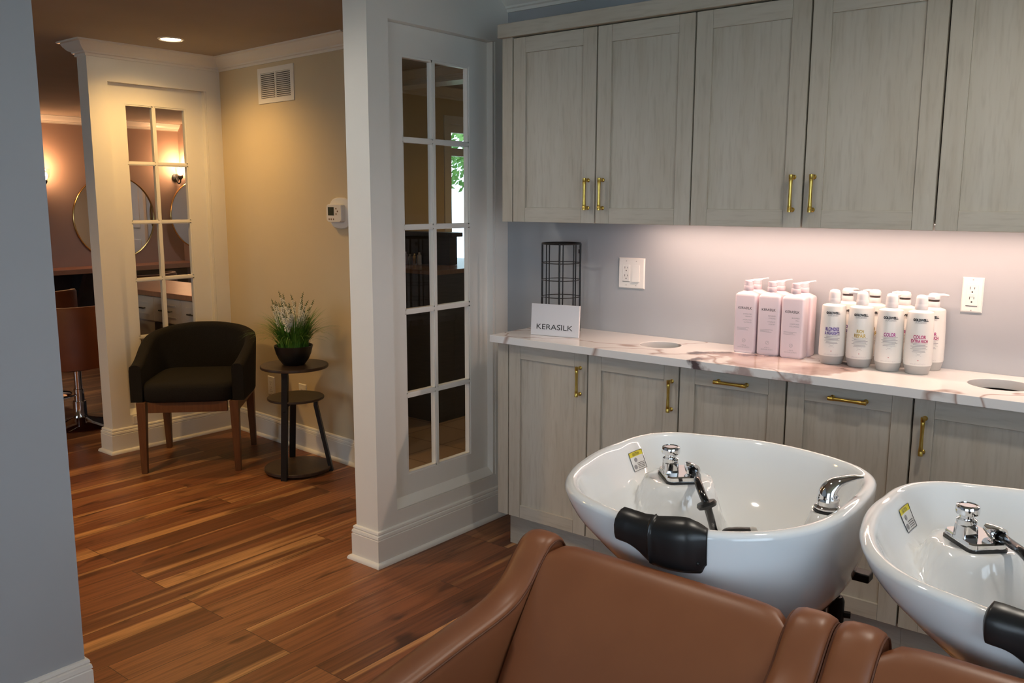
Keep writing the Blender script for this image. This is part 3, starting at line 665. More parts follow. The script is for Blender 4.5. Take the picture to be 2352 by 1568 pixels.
for i in range(4):
    goldwell(GL[i][0], GL[i][1], (*GP[i], CT), gd[i], 0.27, (1.6, 2.9, 1.0, 0.6)[i], True)
    goldwell(GL[i][0], GL[i][1], (GP[i][0]+.012, .306, CT), gb[i], 0.16, (0.9, 2.75, 2.75, 0.35)[i], False)

# ================================================================ WALL PLATES
def plate(name, label, loc, W_, H_, cells, normal_rz=0.0, mat='plate_white', body=0.006):
    """wall plate facing local -y; cells: list of (x, kind)"""
    t = thing(name, label, 'outlet' if 'outlet' in name else 'switch', loc, normal_rz)
    mb = MB(); rows = []
    for y, s in ((0, 0), (-.002, 0), (-body, -.004)): rows.append([(x, y, z) for x, z in ((-W_/2-s, -H_/2-s), (W_/2+s, -H_/2-s), (W_/2+s, H_/2+s), (-W_/2-s, H_/2+s))])
    mb.grid(rows, closed_u=True, smooth=False, cap0=True, cap1=True); mb.build('cover_plate', mat, t)
    for x, kind in cells:
        mb = MB(); yb = -body
        if kind == 'rocker':
            mb.grid([[(x+sx*.016, yb+.0005, -.033), (x+sx*.016, yb-.006, -.033), (x+sx*.016, yb-.0015, .0), (x+sx*.016, yb-.0015, .033), (x+sx*.016, yb+.0005, .033)] for sx in (-1, 1)], closed_u=True, smooth=False, cap0=True, cap1=True)
            mb.box(x-.016, x+.016, yb-.0062, yb-.0055, -.0342, -.033)
            mb.build('rocker', mat, t)
        else:
            mb.box(x-.0165, x+.0165, yb-.0016, yb+.001, -.034, .034); r = mb.build('receptacle', mat, t, bevel=.0008)
            mb = MB()
            for zz in (.016, -.016):
                zz2 = zz+.003
                mb.box(x-.0075, x-.0058, yb-.0021, yb-.001, zz2-.001, zz2+.0075); mb.box(x+.0052, x+.0068, yb-.0021, yb-.001, zz2, zz2+.0065)
                mb.lathe([(.0024, 0), (.0024, .001)], (x, yb-.0021, zz-.006), 12, axis=(0, 1, 0))
            mb.box(x-.0168, x+.0168, yb-.0018, yb-.0001, -.0352, -.0341)
            mb.build('slots', 'slot_dark', r)
            if kind == 'gfci':
                mb = MB(); mb.box(x-.007, x+.007, yb-.0028, yb-.001, .0006, .0042); mb.box(x-.007, x+.007, yb-.0028, yb-.001, -.0048, -.0012); mb.build('test_buttons', mat, t, bevel=.0004)
        for zz in (.049, -.049):
            mb = MB(); mb.lathe([(.0022, 0), (.0022, .001)], (x, yb-.0008, zz), 10, axis=(0, 1, 0)); mb.build('screw', 'screw', t)
    return t
plate('outlet_and_switch', 'double white wall plate with outlet and rocker switch, right of the wire rack', (0.3635, YW, 1.163), .122, .124, [(-.023, 'out'), (.023, 'rocker')])
plate('wall_outlet', 'single white outlet on the grey wall, right of the round bottles', (1.621, YW, 1.160), .062, .112, [(0, 'gfci')])
tanrz = math.atan2(TAN1[1]-TAN0[1], TAN1[0]-TAN0[0])
def tany(x): return 0.456+(x-X2)*(TAN1[1]-TAN0[1])/(TAN1[0]-TAN0[0])
plate('wall_outlet', 'beige-lit outlet low on the wall, left of the side table post', (-2.21, tany(-2.21), 0.335), .075, .115, [(0, 'out')], tanrz)
plate('wall_outlet', 'beige-lit outlet low on the wall, right of the side table post', (-1.88, tany(-1.88), 0.335), .075, .115, [(0, 'out')], tanrz)
# low outlet on the far partition behind the chair
plate('wall_outlet', 'outlet low on the far white partition, partly hidden by the dark armchair', (X2, -0.205, 0.178), .062, .05, [], PI/2)
# thermostat
t = thing('thermostat', 'white oval thermostat on the beige wall beside the near partition', 'thermostat', (-1.462, tany(-1.462), 1.385), tanrz)
def sup(a, b2, n, k=40):
    out = []
    for i in range(k):
        th = 2*PI*i/k; c, s = math.cos(th), math.sin(th); out.append((a*math.copysign(abs(c)**(2/n), c), b2*math.copysign(abs(s)**(2/n), s)))
    return out
mb = MB(); mb.grid([[(x*s, y, z*s) for x, z in sup(.098, .082, 2.8)] for y, s in ((0, 1), (-.008, 1), (-.012, .96))], closed_u=True, cap0=True, cap1=True); mb.build('wall_base', 'plate_white', t, angle=30)
mb = MB(); mb.grid([[(x*s-.018, y, z*s+.0) for x, z in sup(.068, .048, 6)] for y, s in ((-.011, 1), (-.034, 1), (-.038, .95))], closed_u=True, cap0=True, cap1=True); bd = mb.build('body', 'plate_white', t, angle=30)
mb = MB(); mb.box(-.068, -.016, -.0388, -.037, -.012, .032); mb.build('screen', 'lcd', bd)
for x, z in ((.004, .024), (.016, .010), (.004, -.004), (-.058, -.032), (-.040, -.032), (-.020, -.032)):
    mb = MB(); mb.lathe([(.0045, 0), (.0045, .0012)], (x, -.0395, z), 12, axis=(0, 1, 0)); mb.build('button', 'btn_brown', bd)
# return air grille
vx = -2.035; t = thing('air_vent', 'white louvred air vent high on the beige wall', 'vent', (vx, tany(vx), 2.1), tanrz)
mb = MB(); W_, H_ = .180, .098
for a in ((-W_, -W_+.032, -H_, H_), (W_-.032, W_, -H_, H_), (-W_+.032, W_-.032, H_-.028, H_), (-W_+.032, W_-.032, -H_, -H_+.028), (-.006, .006, -H_+.028, H_-.028)): mb.box(a[0], a[1], -.006, 0, a[2], a[3])
mb.build('frame', 'plate_white', t)
mb = MB()
for k in range(13):
    z = -.064+k*.0107
    for x0, x1 in ((-W_+.034, -.008), (.008, W_-.034)): mb.grid([[(x, -.006, z-.003), (x, -.0052, z-.0035), (x, .002, z+.0045), (x, .001, z+.005)] for x in (x0, x1)], closed_u=True, smooth=False, cap0=True, cap1=True)
o = mb.build('louvres', 'plate_white', t); o.location = (0, -.003, 0)
mb = MB(); mb.box(-W_+.03, W_-.03, -.0012, -.0002, -H_+.026, H_-.026); mb.build('backing', 'slot_dark', t)

# ================================================================ SHAMPOO BASINS
RIM = [(1.179, -1.259), (1.135, -1.176), (1.106, -1.071), (1.097, -0.928), (1.111, -0.813), (1.139, -0.765), (1.174, -0.736), (1.227, -0.718), (1.296, -0.695), (1.362, -0.680), (1.439, -0.679), (1.520, -0.694), (1.597, -0.722), (1.646, -0.753), (1.688, -0.807), (1.708, -0.880), (1.714, -0.950), (1.716, -1.032), (1.711, -1.113), (1.697, -1.18), (1.668, -1.242), (1.632, -1.288), (1.592, -1.322), (1.546, -1.345), (1.490, -1.357), (1.430, -1.360), (1.371, -1.358), (1.325, -1.352), (1.285, -1.340), (1.235, -1.315)]
BC = Vector((1.42, -1.02))
polar = sorted((math.atan2(y-BC.y, x-BC.x), math.hypot(x-BC.x, y-BC.y)) for x, y in RIM)
def rim_r(th):
    th = (th+PI) % (2*PI)-PI; n = len(polar)
    for i in range(n):
        a0, r0 = polar[i]; a1, r1 = polar[(i+1) % n]
        if i == n-1: a1 += 2*PI
        t2 = th if th >= a0 else th+2*PI
        if a0 <= t2 < a1 or (i == n-1 and a0 <= t2 <= a1):
            u = (t2-a0)/(a1-a0); pm = polar[i-1][1]; pn = polar[(i+2) % n][1]
            return 0.5*((2*r0)+(r1-pm)*u+(2*pm-5*r0+4*r1-pn)*u*u+(3*r0-pm-3*r1+pn)*u**3)
    return polar[0][1]
DR = Vector((1.485, -0.985)); UC = Vector((1.515, -0.93))
ORG = Vector((1.42, -1.02, 0.0))
def smooth(x): x = max(0, min(1, x)); return x*x*(3-2*x)
# w in [0,1]: drain -> inner lip ; [1,2]: over the rounded lip ; [2,3]: outer wall down to the underside
OUT = [(1.000, .842), (.998, .800), (.982, .755), (.948, .712), (.89, .672), (.79, .638), (.61, .612), (.38, .598), (.10, .594)]
OUTL = [1.0, .93, .80, .665, .545, .43, .32, .20, .08]
def notch(th):   # dip where the neck rests, centre angle of the front
    d = (th-math.radians(-88)+PI) % (2*PI)-PI; return math.exp(-(d/0.24)**4)
def surf(th, w_):
    r = rim_r(th); d = Vector((math.cos(th), math.sin(th))); E = BC+d*r; nd = notch(th)*0.006
    if w_ <= 1:
        # inner: start a lip's width inside the outer edge
        Pi = BC+d*(r-0.030); p = DR+(Pi-DR)*w_; z = 0.675+(0.853-0.675)*(w_**3.4*0.75+w_**9*0.25)
        # tap ledge and lever ledge
        for (lx, ly, lz, lr) in ((1.272, -0.925, 0.806, 0.080), (1.660, -1.014, 0.835, 0.036)):
            q2 = math.hypot(p.x-lx, p.y-ly); l_ = lz-max(0, q2-lr)*3.2
            k = 0.012; h = max(0, k-abs(z-l_))/k; z = max(z, l_)+h*h*k*.25
        z -= nd*smooth((w_-.7)/.3)
        return Vector((p.x, p.y, z))
    if w_ <= 2:
        a = (w_-1)*PI; rr = 0.015; p = BC+d*(r-rr-math.cos(a)*rr); z = 0.850+math.sin(a)*0.013
        return Vector((p.x, p.y, z-nd))
    u = (w_-2)*(len(OUT)-1); i = min(int(u), len(OUT)-2); f = u-i
    s0, z0 = OUT[i]; s1, z1 = OUT[i+1]; t0, t1 = OUTL[i], OUTL[i+1]
    k = 0.5-0.5*math.cos(th+math.radians(20)); k = smooth(k)
    s = (s0+(s1-s0)*f)*(1-k)+(t0+(t1-t0)*f)*k; z = z0+(z1-z0)*f
    p = UC+(E-UC)*s+ (Vector((0, 0)))
    if w_ == 2: p = E
    return Vector((p.x, p.y, z-nd*max(0, 1-(w_-2)*3)))
def snorm(th, w_):
    e = 1e-3; a = surf(th+e, w_)-surf(th-e, w_); b2 = surf(th, w_+e)-surf(th, w_-e); n = a.cross(b2)
    n = n.normalized() if n.length > 1e-12 else Vector((0, 0, 1))
    return n
def uvpos(x, y):   # angle and ring parameter of an inner plan position
    best = None
    p = Vector((x, y)); th = math.atan2(y-BC.y, x-BC.x)
    for _ in range(30):
        d = Vector((math.cos(th), math.sin(th))); Pi = BC+d*(rim_r(th)-.03); w_ = (p-DR).length/(Pi-DR).length
        q2 = DR+(Pi-DR)*w_; e = math.atan2((p-DR).y, (p-DR).x)-math.atan2((q2-DR).y, (q2-DR).x); e = (e+PI) % (2*PI)-PI; th += e*.8
    return th, w_
basin = thing('shampoo_basin', 'white ceramic shampoo basin nearest the partition, black neck rest towards the brown chair', 'basin', ORG)
NT = 120; mb = MB(ORG); rows = []
ws = [0.02]+[i/30 for i in range(1, 31)]+[1+i/10 for i in range(1, 11)]+[2+i/20 for i in range(1, 21)]
for w_ in ws: rows.append([surf(2*PI*k/NT, w_) for k in range(NT)])
mb.grid(rows, closed_u=True, cap1=True); mb.build('bowl', 'porcelain', basin, smooth_all=True, angle=80)
# drain
mb = MB(ORG); c = Vector((DR.x, DR.y, .673)); mb.lathe([(.030, 0), (.030, .004), (.024, .005), (.022, .002), (.004, .002)], c, 32); mb.build('drain', 'chrome', basin)
# neck rest
TH0, TH1 = math.radians(-98.3), math.radians(-67.5); mb = MB(ORG); rows = []; NU = 64
wl = [.80, .84, .88, .92, .96, 1.0, 1.12, 1.25, 1.38, 1.5, 1.62, 1.75, 1.88, 2.0, 2.04, 2.08, 2.12, 2.16, 2.20]
for i in range(NU+1):
    u = i/NU; th = TH0+(TH1-TH0)*u; row = []
    lim = 0.34+0.50*smooth((u-.12)/.36) if u < .55 else 0.60+0.24*smooth((1-u)/.06)
    edge = min(smooth(u/.03), smooth((1-u)/.22)**.6)
    rib = .001*math.cos((u-.44)*2*PI*3) if u < .44 else 0.006*math.sin((u-.44)/.56*PI)
    rib += .0035*(1-smooth(abs(u-.44)/.02))-.0012
    for w_ in wl:
        ww = w_ if w_ <= 2 else 2+(w_-2)*lim
        if w_ < 1: ww = 1-(1-w_)*(.5+.5*edge)
        p = surf(th, ww); n = snorm(th, ww)
        if (p+n*.01-Vector((UC.x, UC.y, .75))).length < (p-Vector((UC.x, UC.y, .75))).length and ww > 1.2: n = -n
        if ww <= 1.2 and n.z < 0: n = -n
        prof = smooth((w_-.78)/.12)*smooth((2.24-w_)/.10)
        thick = (.0035+.013*edge+rib*edge)*(.2+.8*prof)
        row.append(p+n*thick)
    rows.append(row)
V = mb.grid(rows, smooth=True)
base_rows = []
for i in (0, NU): pass
nr = mb.build('neck_rest', 'rubber', basin, smooth_all=True, angle=60)
sol = nr.modifiers.new('solid', 'SOLIDIFY'); sol.thickness = 0.006; sol.offset = -1
for u, wv in ((.50, 2.125), (.92, 2.105)):
    mb = MB(ORG)
    th = TH0+(TH1-TH0)*u; p = surf(th, wv); n = Vector((math.cos(th), math.sin(th), -.1)).normalized(); mb.lathe([(.0035, 0), (.0045, .002), (.0035, .004), (.001, .005)], p+n*.008, 14, axis=n); mb.build('snap_button', 'black_metal', nr)
# tap body
fc = Vector((1.276, -0.932, 0.8085)); ang = math.radians(-46)
def rot2(x, y): return (fc.x+x*math.cos(ang)-y*math.sin(ang), fc.y+x*math.sin(ang)+y*math.cos(ang))
fau = MB(ORG)
for (w2, d2, z0, z1, r) in ((.096, .074, 0.003, .015, .012),):
    secs = [[(*rot2(x, y), fc.z+z) for x, y in rrect(w2*s, d2*s, r)] for z, s in ((z0, 1), (z1-.003, 1), (z1, .95))]
    fau.grid(secs, closed_u=True, cap0=True, cap1=True)
cx, cy = rot2(-.012, .0); cc = Vector((cx, cy, fc.z+.018)); cc = Vector((1.262, -.946, fc.z+.013))
secs = [[(cc.x+x, cc.y+y, cc.z+z) for x, y in rrect(.035*s, .035*s, .006)] for z, s in ((0, 1.0), (.024, .92))]
secs = [[(cc.x+(x-cc.x)*math.cos(ang)-(y-cc.y)*math.sin(ang), cc.y+(x-cc.x)*math.sin(ang)+(y-cc.y)*math.cos(ang), z) for x, y, z in s] for s in secs]
fau.grid(secs, closed_u=True, cap0=True, cap1=True)
fau.lathe([(.016, .022), (.0185, .027), (.0185, .035), (.0135, .038), (.0135, .045), (.013, .046)], cc, 28)
hc = Vector((1.318, -.940, fc.z+.026)); hd = Vector((.62, -.55, -.10)).normalized()
fau.lathe([(.009, -.034), (.014, -.016), (.0165, 0), (.0165, .003), (.012, .003), (.0115, -.004)], hc, 26, axis=hd)
tb = fau.build('faucet', 'chrome', basin, angle=35)
mb = MB(ORG); secs = [[(*rot2(x, y), fc.z+z) for x, y in rrect(.101, .079, .014)] for z in (-.003, .003)]; mb.grid(secs, closed_u=True, cap0=True, cap1=True, smooth=False); mb.build('gasket', 'rubber', tb)
mb = MB(ORG); mb.lathe([(.017, .044), (.0205, .046), (.0215, .050), (.0215, .059), (.020, .062), (.0165, .0635), (.016, .062), (.001, .062)], cc, 32); mb.build('round_cap', 'chrome', tb, angle=35)
# hose with stop ring and spray head
hp = bez([hc-hd*.01, hc+hd*.025, (1.368, -1.015, .838), (1.396, -1.048, .824), (1.411, -1.055, .805), (1.416, -1.045, .775), (1.411, -1.015, .735), (1.405, -.985, .705)], 8)
mb = MB(ORG); mb.tube(hp, 0.0085, 14); hose = mb.build('hose', 'black_hose', basin)
i0 = 32; d_ = (hp[i0+1]-hp[i0-1]).normalized(); mb = MB(ORG); mb.lathe([(.009, -.008), (.020, -.006), (.0225, 0), (.020, .006), (.009, .008)], hp[i0], 24, axis=d_); mb.build('stop_ring', 'rubber', hose)
mb = MB(ORG); e0 = hp[-1]; mb.tube([hp[-6], hp[-1], hp[-1]+Vector((.004, .014, -.006))], .0105, 14); mb.build('ferrule', 'plate_white', hose)
mb = MB(ORG); s0 = Vector((1.415, -.975, .694)); s1 = Vector((1.470, -.944, .707))
mb.tube(bez([s0, (1.435, -.962, .704), s1], 8), [.012, .015, .019, .024, .026, .027, .027, .027]+[.026]*9, 20); sh = mb.build('spray_head', 'rubber', basin)
mb = MB(ORG); dd = (s1-s0).normalized(); mb.lathe([(.026, 0), (.027, .006), (.024, .014), (.010, .018), (.001, .018)], s1, 24, axis=dd); mb.build('spray_face', 'grey_plastic', sh)
# mixing lever
lc = Vector((1.655, -1.012, .838)); mb = MB(ORG)
mb.lathe([(.0275, -.004), (.0275, .002)], lc, 32, mi=1)
mb.lathe([(.0255, .002), (.0265, .004), (.0265, .007), (.0235, .010), (.0215, .011), (.0215, .021), (.0222, .022)], lc, 32, cap1=True)
mb.build('mixer_base', ['chrome', 'rubber'], basin, angle=35)
mb = MB(ORG); rows = []; spine = bez([lc+Vector((0, 0, .021)), lc+Vector((0, 0, .038)), lc+Vector((.008, .008, .053)), lc+Vector((.020, .022, .060)), lc+Vector((.037, .041, .065)), lc+Vector((.048, .053, .065))], 6)
n_ = len(spine); prev = Vector((-.75, .66, 0))
for i, p in enumerate(spine):
    t_ = (spine[min(i+1, n_-1)]-spine[max(i-1, 0)]).normalized(); u_ = (prev-t_*prev.dot(t_)).normalized(); v_ = t_.cross(u_)
    f = i/(n_-1); aw = .0165*(1-f)**.8+.0075; bh_ = .0188*(1-f)**1.5+.0034
    rows.append([p+u_*math.cos(2*PI*k/22)*aw+v_*math.sin(2*PI*k/22)*bh_ for k in range(22)])
mb.grid(rows, closed_u=True, cap0=True, cap1=True); mb.build('mixer_lever', 'chrome', basin, smooth_all=True, angle=70)
# caution sticker on the inner wall
tha, wa = uvpos(1.130, -.925); thb, wb = uvpos(1.140, -.868)
def stk(a, b2, off=.0012):   # a along 0..1, b 0 bottom .. 1 top
    th = tha+(thb-tha)*a; w_ = .918+.062*b2; p = surf(th, w_); n = snorm(th, w_)
    if (Vector((DR.x, DR.y, .9))-p).dot(n) < 0: n = -n
    return p+n*off
mb = MB(ORG); mb.grid([[stk(i/10, j/10*.76) for i in range(11)] for j in range(11)], mi=0, smooth=False); mb.grid([[stk(i/10, .76+j/4*.24) for i in range(11)] for j in range(5)], mi=1, smooth=False)
st = mb.build('caution_sticker', ['sticker_white', 'sticker_yellow'], basin)
mb = MB(ORG)
put_text(mb, text_verts('CAUTION', .2, 0, wd=.5), lambda a, b2: stk(.5+a, .80+b2, .002), 0)
for k in range(4):
    mb.grid([[stk(x, .10+k*.09, .002), stk(x, .125+k*.09, .002)] for x in [.42+.5*i/8 for i in range(9)]], mi=0, smooth=False)
for (cx_, cy_2, r_) in ((.22, .22, .13), (.40, .58, .11)):
    ctr = [stk(cx_+r_*math.cos(2*PI*i/16), cy_2+r_*math.sin(2*PI*i/16), .002) for i in range(16)]; mb.face([mb.v(p) for p in ctr], 1)
bd_ = [(0, 0), (1, 0), (1, 1), (0, 1), (0, 0)]; pl = []
for (a0, b0), (a1, b1) in zip(bd_, bd_[1:]): pl += [stk(a0+(a1-a0)*i/10, b0+(b1-b0)*i/10, .0016) for i in range(10)]
mb.tube(pl+[pl[0]], .0006, 4, 0)
mb.build('sticker_print', ['ink_black', 'ink_grey'], st)
# pedestal, pipes, bracket
mb = MB(ORG); mb.lathe([(.14, 0), (.14, .02), (.075, .03), (.06, .05), (.055, .45), (.09, .56), (.13, .60)], (1.47, -.98, 0), 28); mb.build('pedestal', 'black_metal', basin)
mb = MB(ORG); mb.tube([(1.60, -.86, .62), (1.61, -.86, .45), (1.60, -.87, .1)], .011, 12); mb.tube([(1.64, -.88, .63), (1.645, -.88, .45), (1.63, -.9, .1)], .009, 12)
mb.lathe([(.014, 0), (.018, .004), (.018, .05), (.013, .06)], (1.643, -.88, .54), 12); mb.tube([(1.645, -.88, .56), (1.672, -.87, .56)], .008, 8); mb.build('water_pipe', 'black_metal', basin)
mb = MB(ORG); mb.box(1.655, 1.705, -.87, -.835, .640, .660); mb.box(1.60, 1.66, -.88, -.83, .645, .662); mb.build('tilt_bracket', 'black_metal', basin, bevel=.004)
PITCH = 0.635
copy_tree(basin, ORG+Vector((PITCH, 0, 0)), 0, 'white ceramic shampoo basin cut off by the right edge of the picture')

# ================================================================ SHAMPOO CHAIRS
CORG = Vector((1.4985, -1.75, 0))
def chair():
    t = thing('shampoo_chair', 'brown leather shampoo chair in front of the nearer basin', 'chair', CORG)
    prof = [(-1.345, .640), (-1.350, .72), (-1.362, .775), (-1.385, .798), (-1.418, .797), (-1.448, .776), (-1.495, .732), (-1.553, .706), (-1.673, .690), (-1.835, .668), (-2.0, .648), (-2.10, .628), (-2.15, .585), (-2.16, .50)]
    top = bez([(0, y, z) for y, z in prof], 5)
    for s, nm in ((-1, 'armrest'), (1, 'armrest')):
        cx = 1.4985+s*.2735; hw = .0345; mb = MB(CORG); rows = []
        cen = Vector((0, -1.72, .42))
        # cross section of the padded band, following the top line; inner side recessed below the seam
        for i, p in enumerate(top):
            tg = (top[min(i+1, len(top)-1)]-top[max(i-1, 0)]).normalized(); nn = Vector((0, -tg.z, tg.y)); nn = -nn if nn.dot(p-cen) < 0 else nn
            row = []
            for (a, dz) in ((-1.0, -.028), (-1.0, -.010), (-.88, -.003), (-.5, .0012), (0, .002), (.5, .0012), (.88, -.003), (1.0, -.010), (1.0, -.028)):
                row.append(Vector((cx+a*hw, p.y, p.z))+nn*dz)
            rows.append(row)
        mb.grid(rows, smooth=True)
        # side panels, filled down to the base line
        for a, ins in ((-1, 0), (1, 0)):
            prev = None; r0 = [r[0] if a < 0 else r[-1] for r in rows]
            r1 = [Vector((p.x, p.y*.9+cen.y*.1, max(.13, p.z-.36) if i < len(r0)-6 else .13)) for i, p in enumerate(r0)]
            r1 = [Vector((p.x, p.y, .13)) for p in r0]
            mb.grid([r0, [x.lerp(y, .06)-Vector((a*.004, 0, 0)) for x, y in zip(r0, r1)], [y-Vector((a*.004, 0, 0)) for y in r1]], smooth=True)
        o = mb.build(nm, 'leather', t, angle=50)
        mb = MB(CORG)
        for a in (-1, 1): mb.tube([r[1 if a < 0 else -2]+Vector((a*.0006, 0, .0004)) for r in rows], .0022, 6)
        mb.build('piping', 'leather_seam', o)
    # backrest: a thick reclined cushion
    def cushion(name, x0, x1, pts, th, edge, mat='leather'):
        """pts: centre line (y,z) of the visible face; th: thickness behind it"""
        mb = MB(CORG); face = bez([(0, y, z) for y, z in pts], 6); rows = []; nx = 22
        n = len(face); cen = sum(face, Vector())/n
        loop = []
        for i, p in enumerate(face):
            tg = (face[min(i+1, n-1)]-face[max(i-1, 0)]).normalized(); nn = Vector((0, tg.z, -tg.y))
            loop.append((p, nn))
        front = [p for p, nn in loop]; back = [p+nn*th for p, nn in reversed(loop)]
        ring_ = front+back
        for k in range(nx+1):
            u = -1+2*k/nx; x = x0+(x1-x0)*(k/nx); f = 1-abs(u)**edge
            sc2 = .80+.20*max(0, f)**.5 if abs(u) > .0 else 1
            c2 = sum(ring_, Vector())/len(ring_)
            rows.append([Vector((x, c2.y+(p.y-c2.y)*sc2, c2.z+(p.z-c2.z)*(1-(1-sc2)*.55))) for p in ring_])
        mb.grid(rows, closed_u=True, cap0=True, cap1=True)
        return mb.build(name, mat, t, smooth_all=True, angle=70)
    xa, xb = 1.4985-.236, 1.4985+.236
    cushion('backrest', xa, xb, [(-1.372, .735), (-1.376, .770), (-1.396, .792), (-1.428, .785), (-1.475, .738), (-1.530, .672), (-1.590, .592), (-1.612, .555), (-1.606, .530), (-1.585, .515)], -.075, 9)
    cushion('lower_cushion', xa, xb, [(-1.590, .508), (-1.622, .505), (-1.660, .475), (-1.670, .440)], -.08, 14)
    mb = MB(CORG); pts = rrect(.458, .50, .05, 6, 1.4985, -1.88)
    mb.grid([[(1.4985+(x-1.4985)*s, -1.88+(y+1.88)*s, z) for x, y in pts] for z, s in ((.33, .97), (.345, 1), (.44, 1), (.455, .985), (.462, .95), (.465, .6))], closed_u=True, cap0=True, cap1=True); mb.build('seat', 'leather', t, smooth_all=True, angle=70)
    mb = MB(CORG); mb.box(1.4985-.225, 1.4985+.225, -2.05, -1.42, .10, .33); mb.box(1.4985-.20, 1.4985+.20, -1.97, -1.45, 0, .10); mb.build('chair_base', 'black_metal', t, bevel=.006)
    mb = MB(CORG); rows = []
    for k in range(2): pass
    mb.box(xa-.01, xb+.01, -1.385, -1.345, .10, .70); mb.build('back_shell', 'leather', t, bevel=.01)
    return t
ch = chair()
copy_tree(ch, CORG+Vector((.6225, 0, 0)), 0, 'brown leather shampoo chair at the lower right corner, joined to the other one')

# ================================================================ DARK ARMCHAIR
t = thing('armchair', 'black fabric barrel armchair with brown wooden legs in the corner', 'chair', (-2.17, -.09, 0), math.radians(46))
def upath(n=60):
    # U-shaped plan: right arm front -> round the back -> left arm front; local -y is the front
    pts = [(.262, -.250), (.268, -.10), (.270, .05), (.250, .17), (.185, .245), (.09, .268), (0, .272)]
    pts = pts+[(-x, y) for x, y in pts[-2::-1]]; return bez([(x, y, 0) for x, y in pts], 6)
U = upath(); n = len(U); mb = MB(); rows = []
for i, p in enumerate(U):
    tg = (U[min(i+1, n-1)]-U[max(i-1, 0)]).normalized(); nn = Vector((tg.y, -tg.x, 0)); f = i/(n-1); s = abs(2*f-1)
    zt = .592+(.750-.592)*(.45*smooth((1-s)/.50)+.55*smooth((1-s)/.95)); th = .030; flare = .018*smooth((1-s)/.4)
    row = []
    for a, z in ((-1, .392), (-1, zt-.03), (-.9, zt-.010), (-.5, zt-.002), (0, zt), (.5, zt-.002), (.9, zt-.010), (1, zt-.03), (1, .45), (1, .392)):
        q2 = p+nn*(a*th+flare*(z-.39)/.36); row.append((q2.x, q2.y, z))
    rows.append(row)
mb.grid(rows, closed_u=True, cap0=True, cap1=True); mb.build('back_and_arms', 'fabric_black', t, angle=50)
mb = MB(); pts = sup(.245, .265, 5.5, 48)
mb.grid([[(x*s, y*s-.018, z) for x, y in pts] for z, s in ((.393, .97), (.402, 1), (.462, 1), (.482, .97), (.492, .90), (.497, .6), (.499, .1))], closed_u=True, cap0=True, cap1=True); mb.build('seat', 'fabric_black', t, smooth_all=True, angle=70)
mb = MB()
for (x0, x1, y0, y1) in ((-.205, .205, -.262, -.240), (-.205, .205, .235, .257), (-.262, -.240, -.215, .215), (.240, .262, -.215, .215)): mb.box(x0, x1, y0, y1, .335, .392)
mb.build('seat_rail', 'walnut', t, bevel=.002)
for sx in (-1, 1):
    for sy in (-1, 1):
        mb = MB(); x0, y0 = sx*.240, sy*.238; k = .010 if sy > 0 else 0
        secs = [[(x0+sx*dx+a*h, y0+sy*dy+b2*h, z) for a, b2 in ((-1, -1), (1, -1), (1, 1), (-1, 1))] for z, h, dx, dy in ((0, .0150, .004, .002+k*3), (.33, .0225, 0, 0), (.392, .024, 0, 0))]
        mb.grid(secs, closed_u=True, cap0=True, cap1=True, smooth=False); mb.build('leg', 'walnut', t, bevel=.002)

# ================================================================ SIDE TABLE + PLANT
TC = Vector((-1.568, .118, 0))
t = thing('side_table', 'black three-legged side table with two round shelves and a round base', 'table', TC)
for nm, z0, z1, r, c in (('top_disc', .572, .588, .178, (0, 0)), ('middle_shelf', .400, .413, .150, (-.004, .004)), ('base_disc', .012, .030, .178, (0, 0))):
    mb = MB(); mb.lathe([(r-.003, z0), (r, z0+.003), (r, z1-.003), (r-.003, z1)], (c[0], c[1], 0), 56); mb.build(nm, 'table_top', t, angle=30)
def flatleg(p0, p1, w_=.016, d_=.010, bend=None):
    mb = MB(); P = [Vector(p) for p in (p0, p1)]; q2 = Vector((P[0].x, P[0].y, 0)).normalized(); s = Vector((-q2.y, q2.x, 0))
    pts = [P[0], P[1]]+([Vector(bend)] if bend else [])
    if bend: pts = [P[0]]+bez([P[1]-Vector((0, 0, .03)), P[1]-Vector((0, 0, .004)), P[1]*.75+Vector(bend)*.25, Vector(bend)], 4)
    rows = [[p+s*a*w_+q2*b2*d_ for a, b2 in ((-1, -1), (1, -1), (1, 1), (-1, 1))] for p in pts]
    mb.grid(rows, closed_u=True, smooth=False, cap0=True, cap1=True); return mb.build('leg', 'black_metal', t, bevel=.003)
flatleg((.088, -.158, 0), (.060, -.108, .568), bend=(.030, -.055, .570))
flatleg((.135, .118, 0), (.080, .070, .396), bend=(.04, .035, .398))
flatleg((-.165, .085, 0), (-.085, .045, .396), bend=(-.04, .02, .398))
mb = MB(); mb.tube([(.075, -.132, .36), (.065, -.11, .385), (.03, -.05, .396)], .008, 8); mb.build('shelf_bracket', 'black_metal', t)

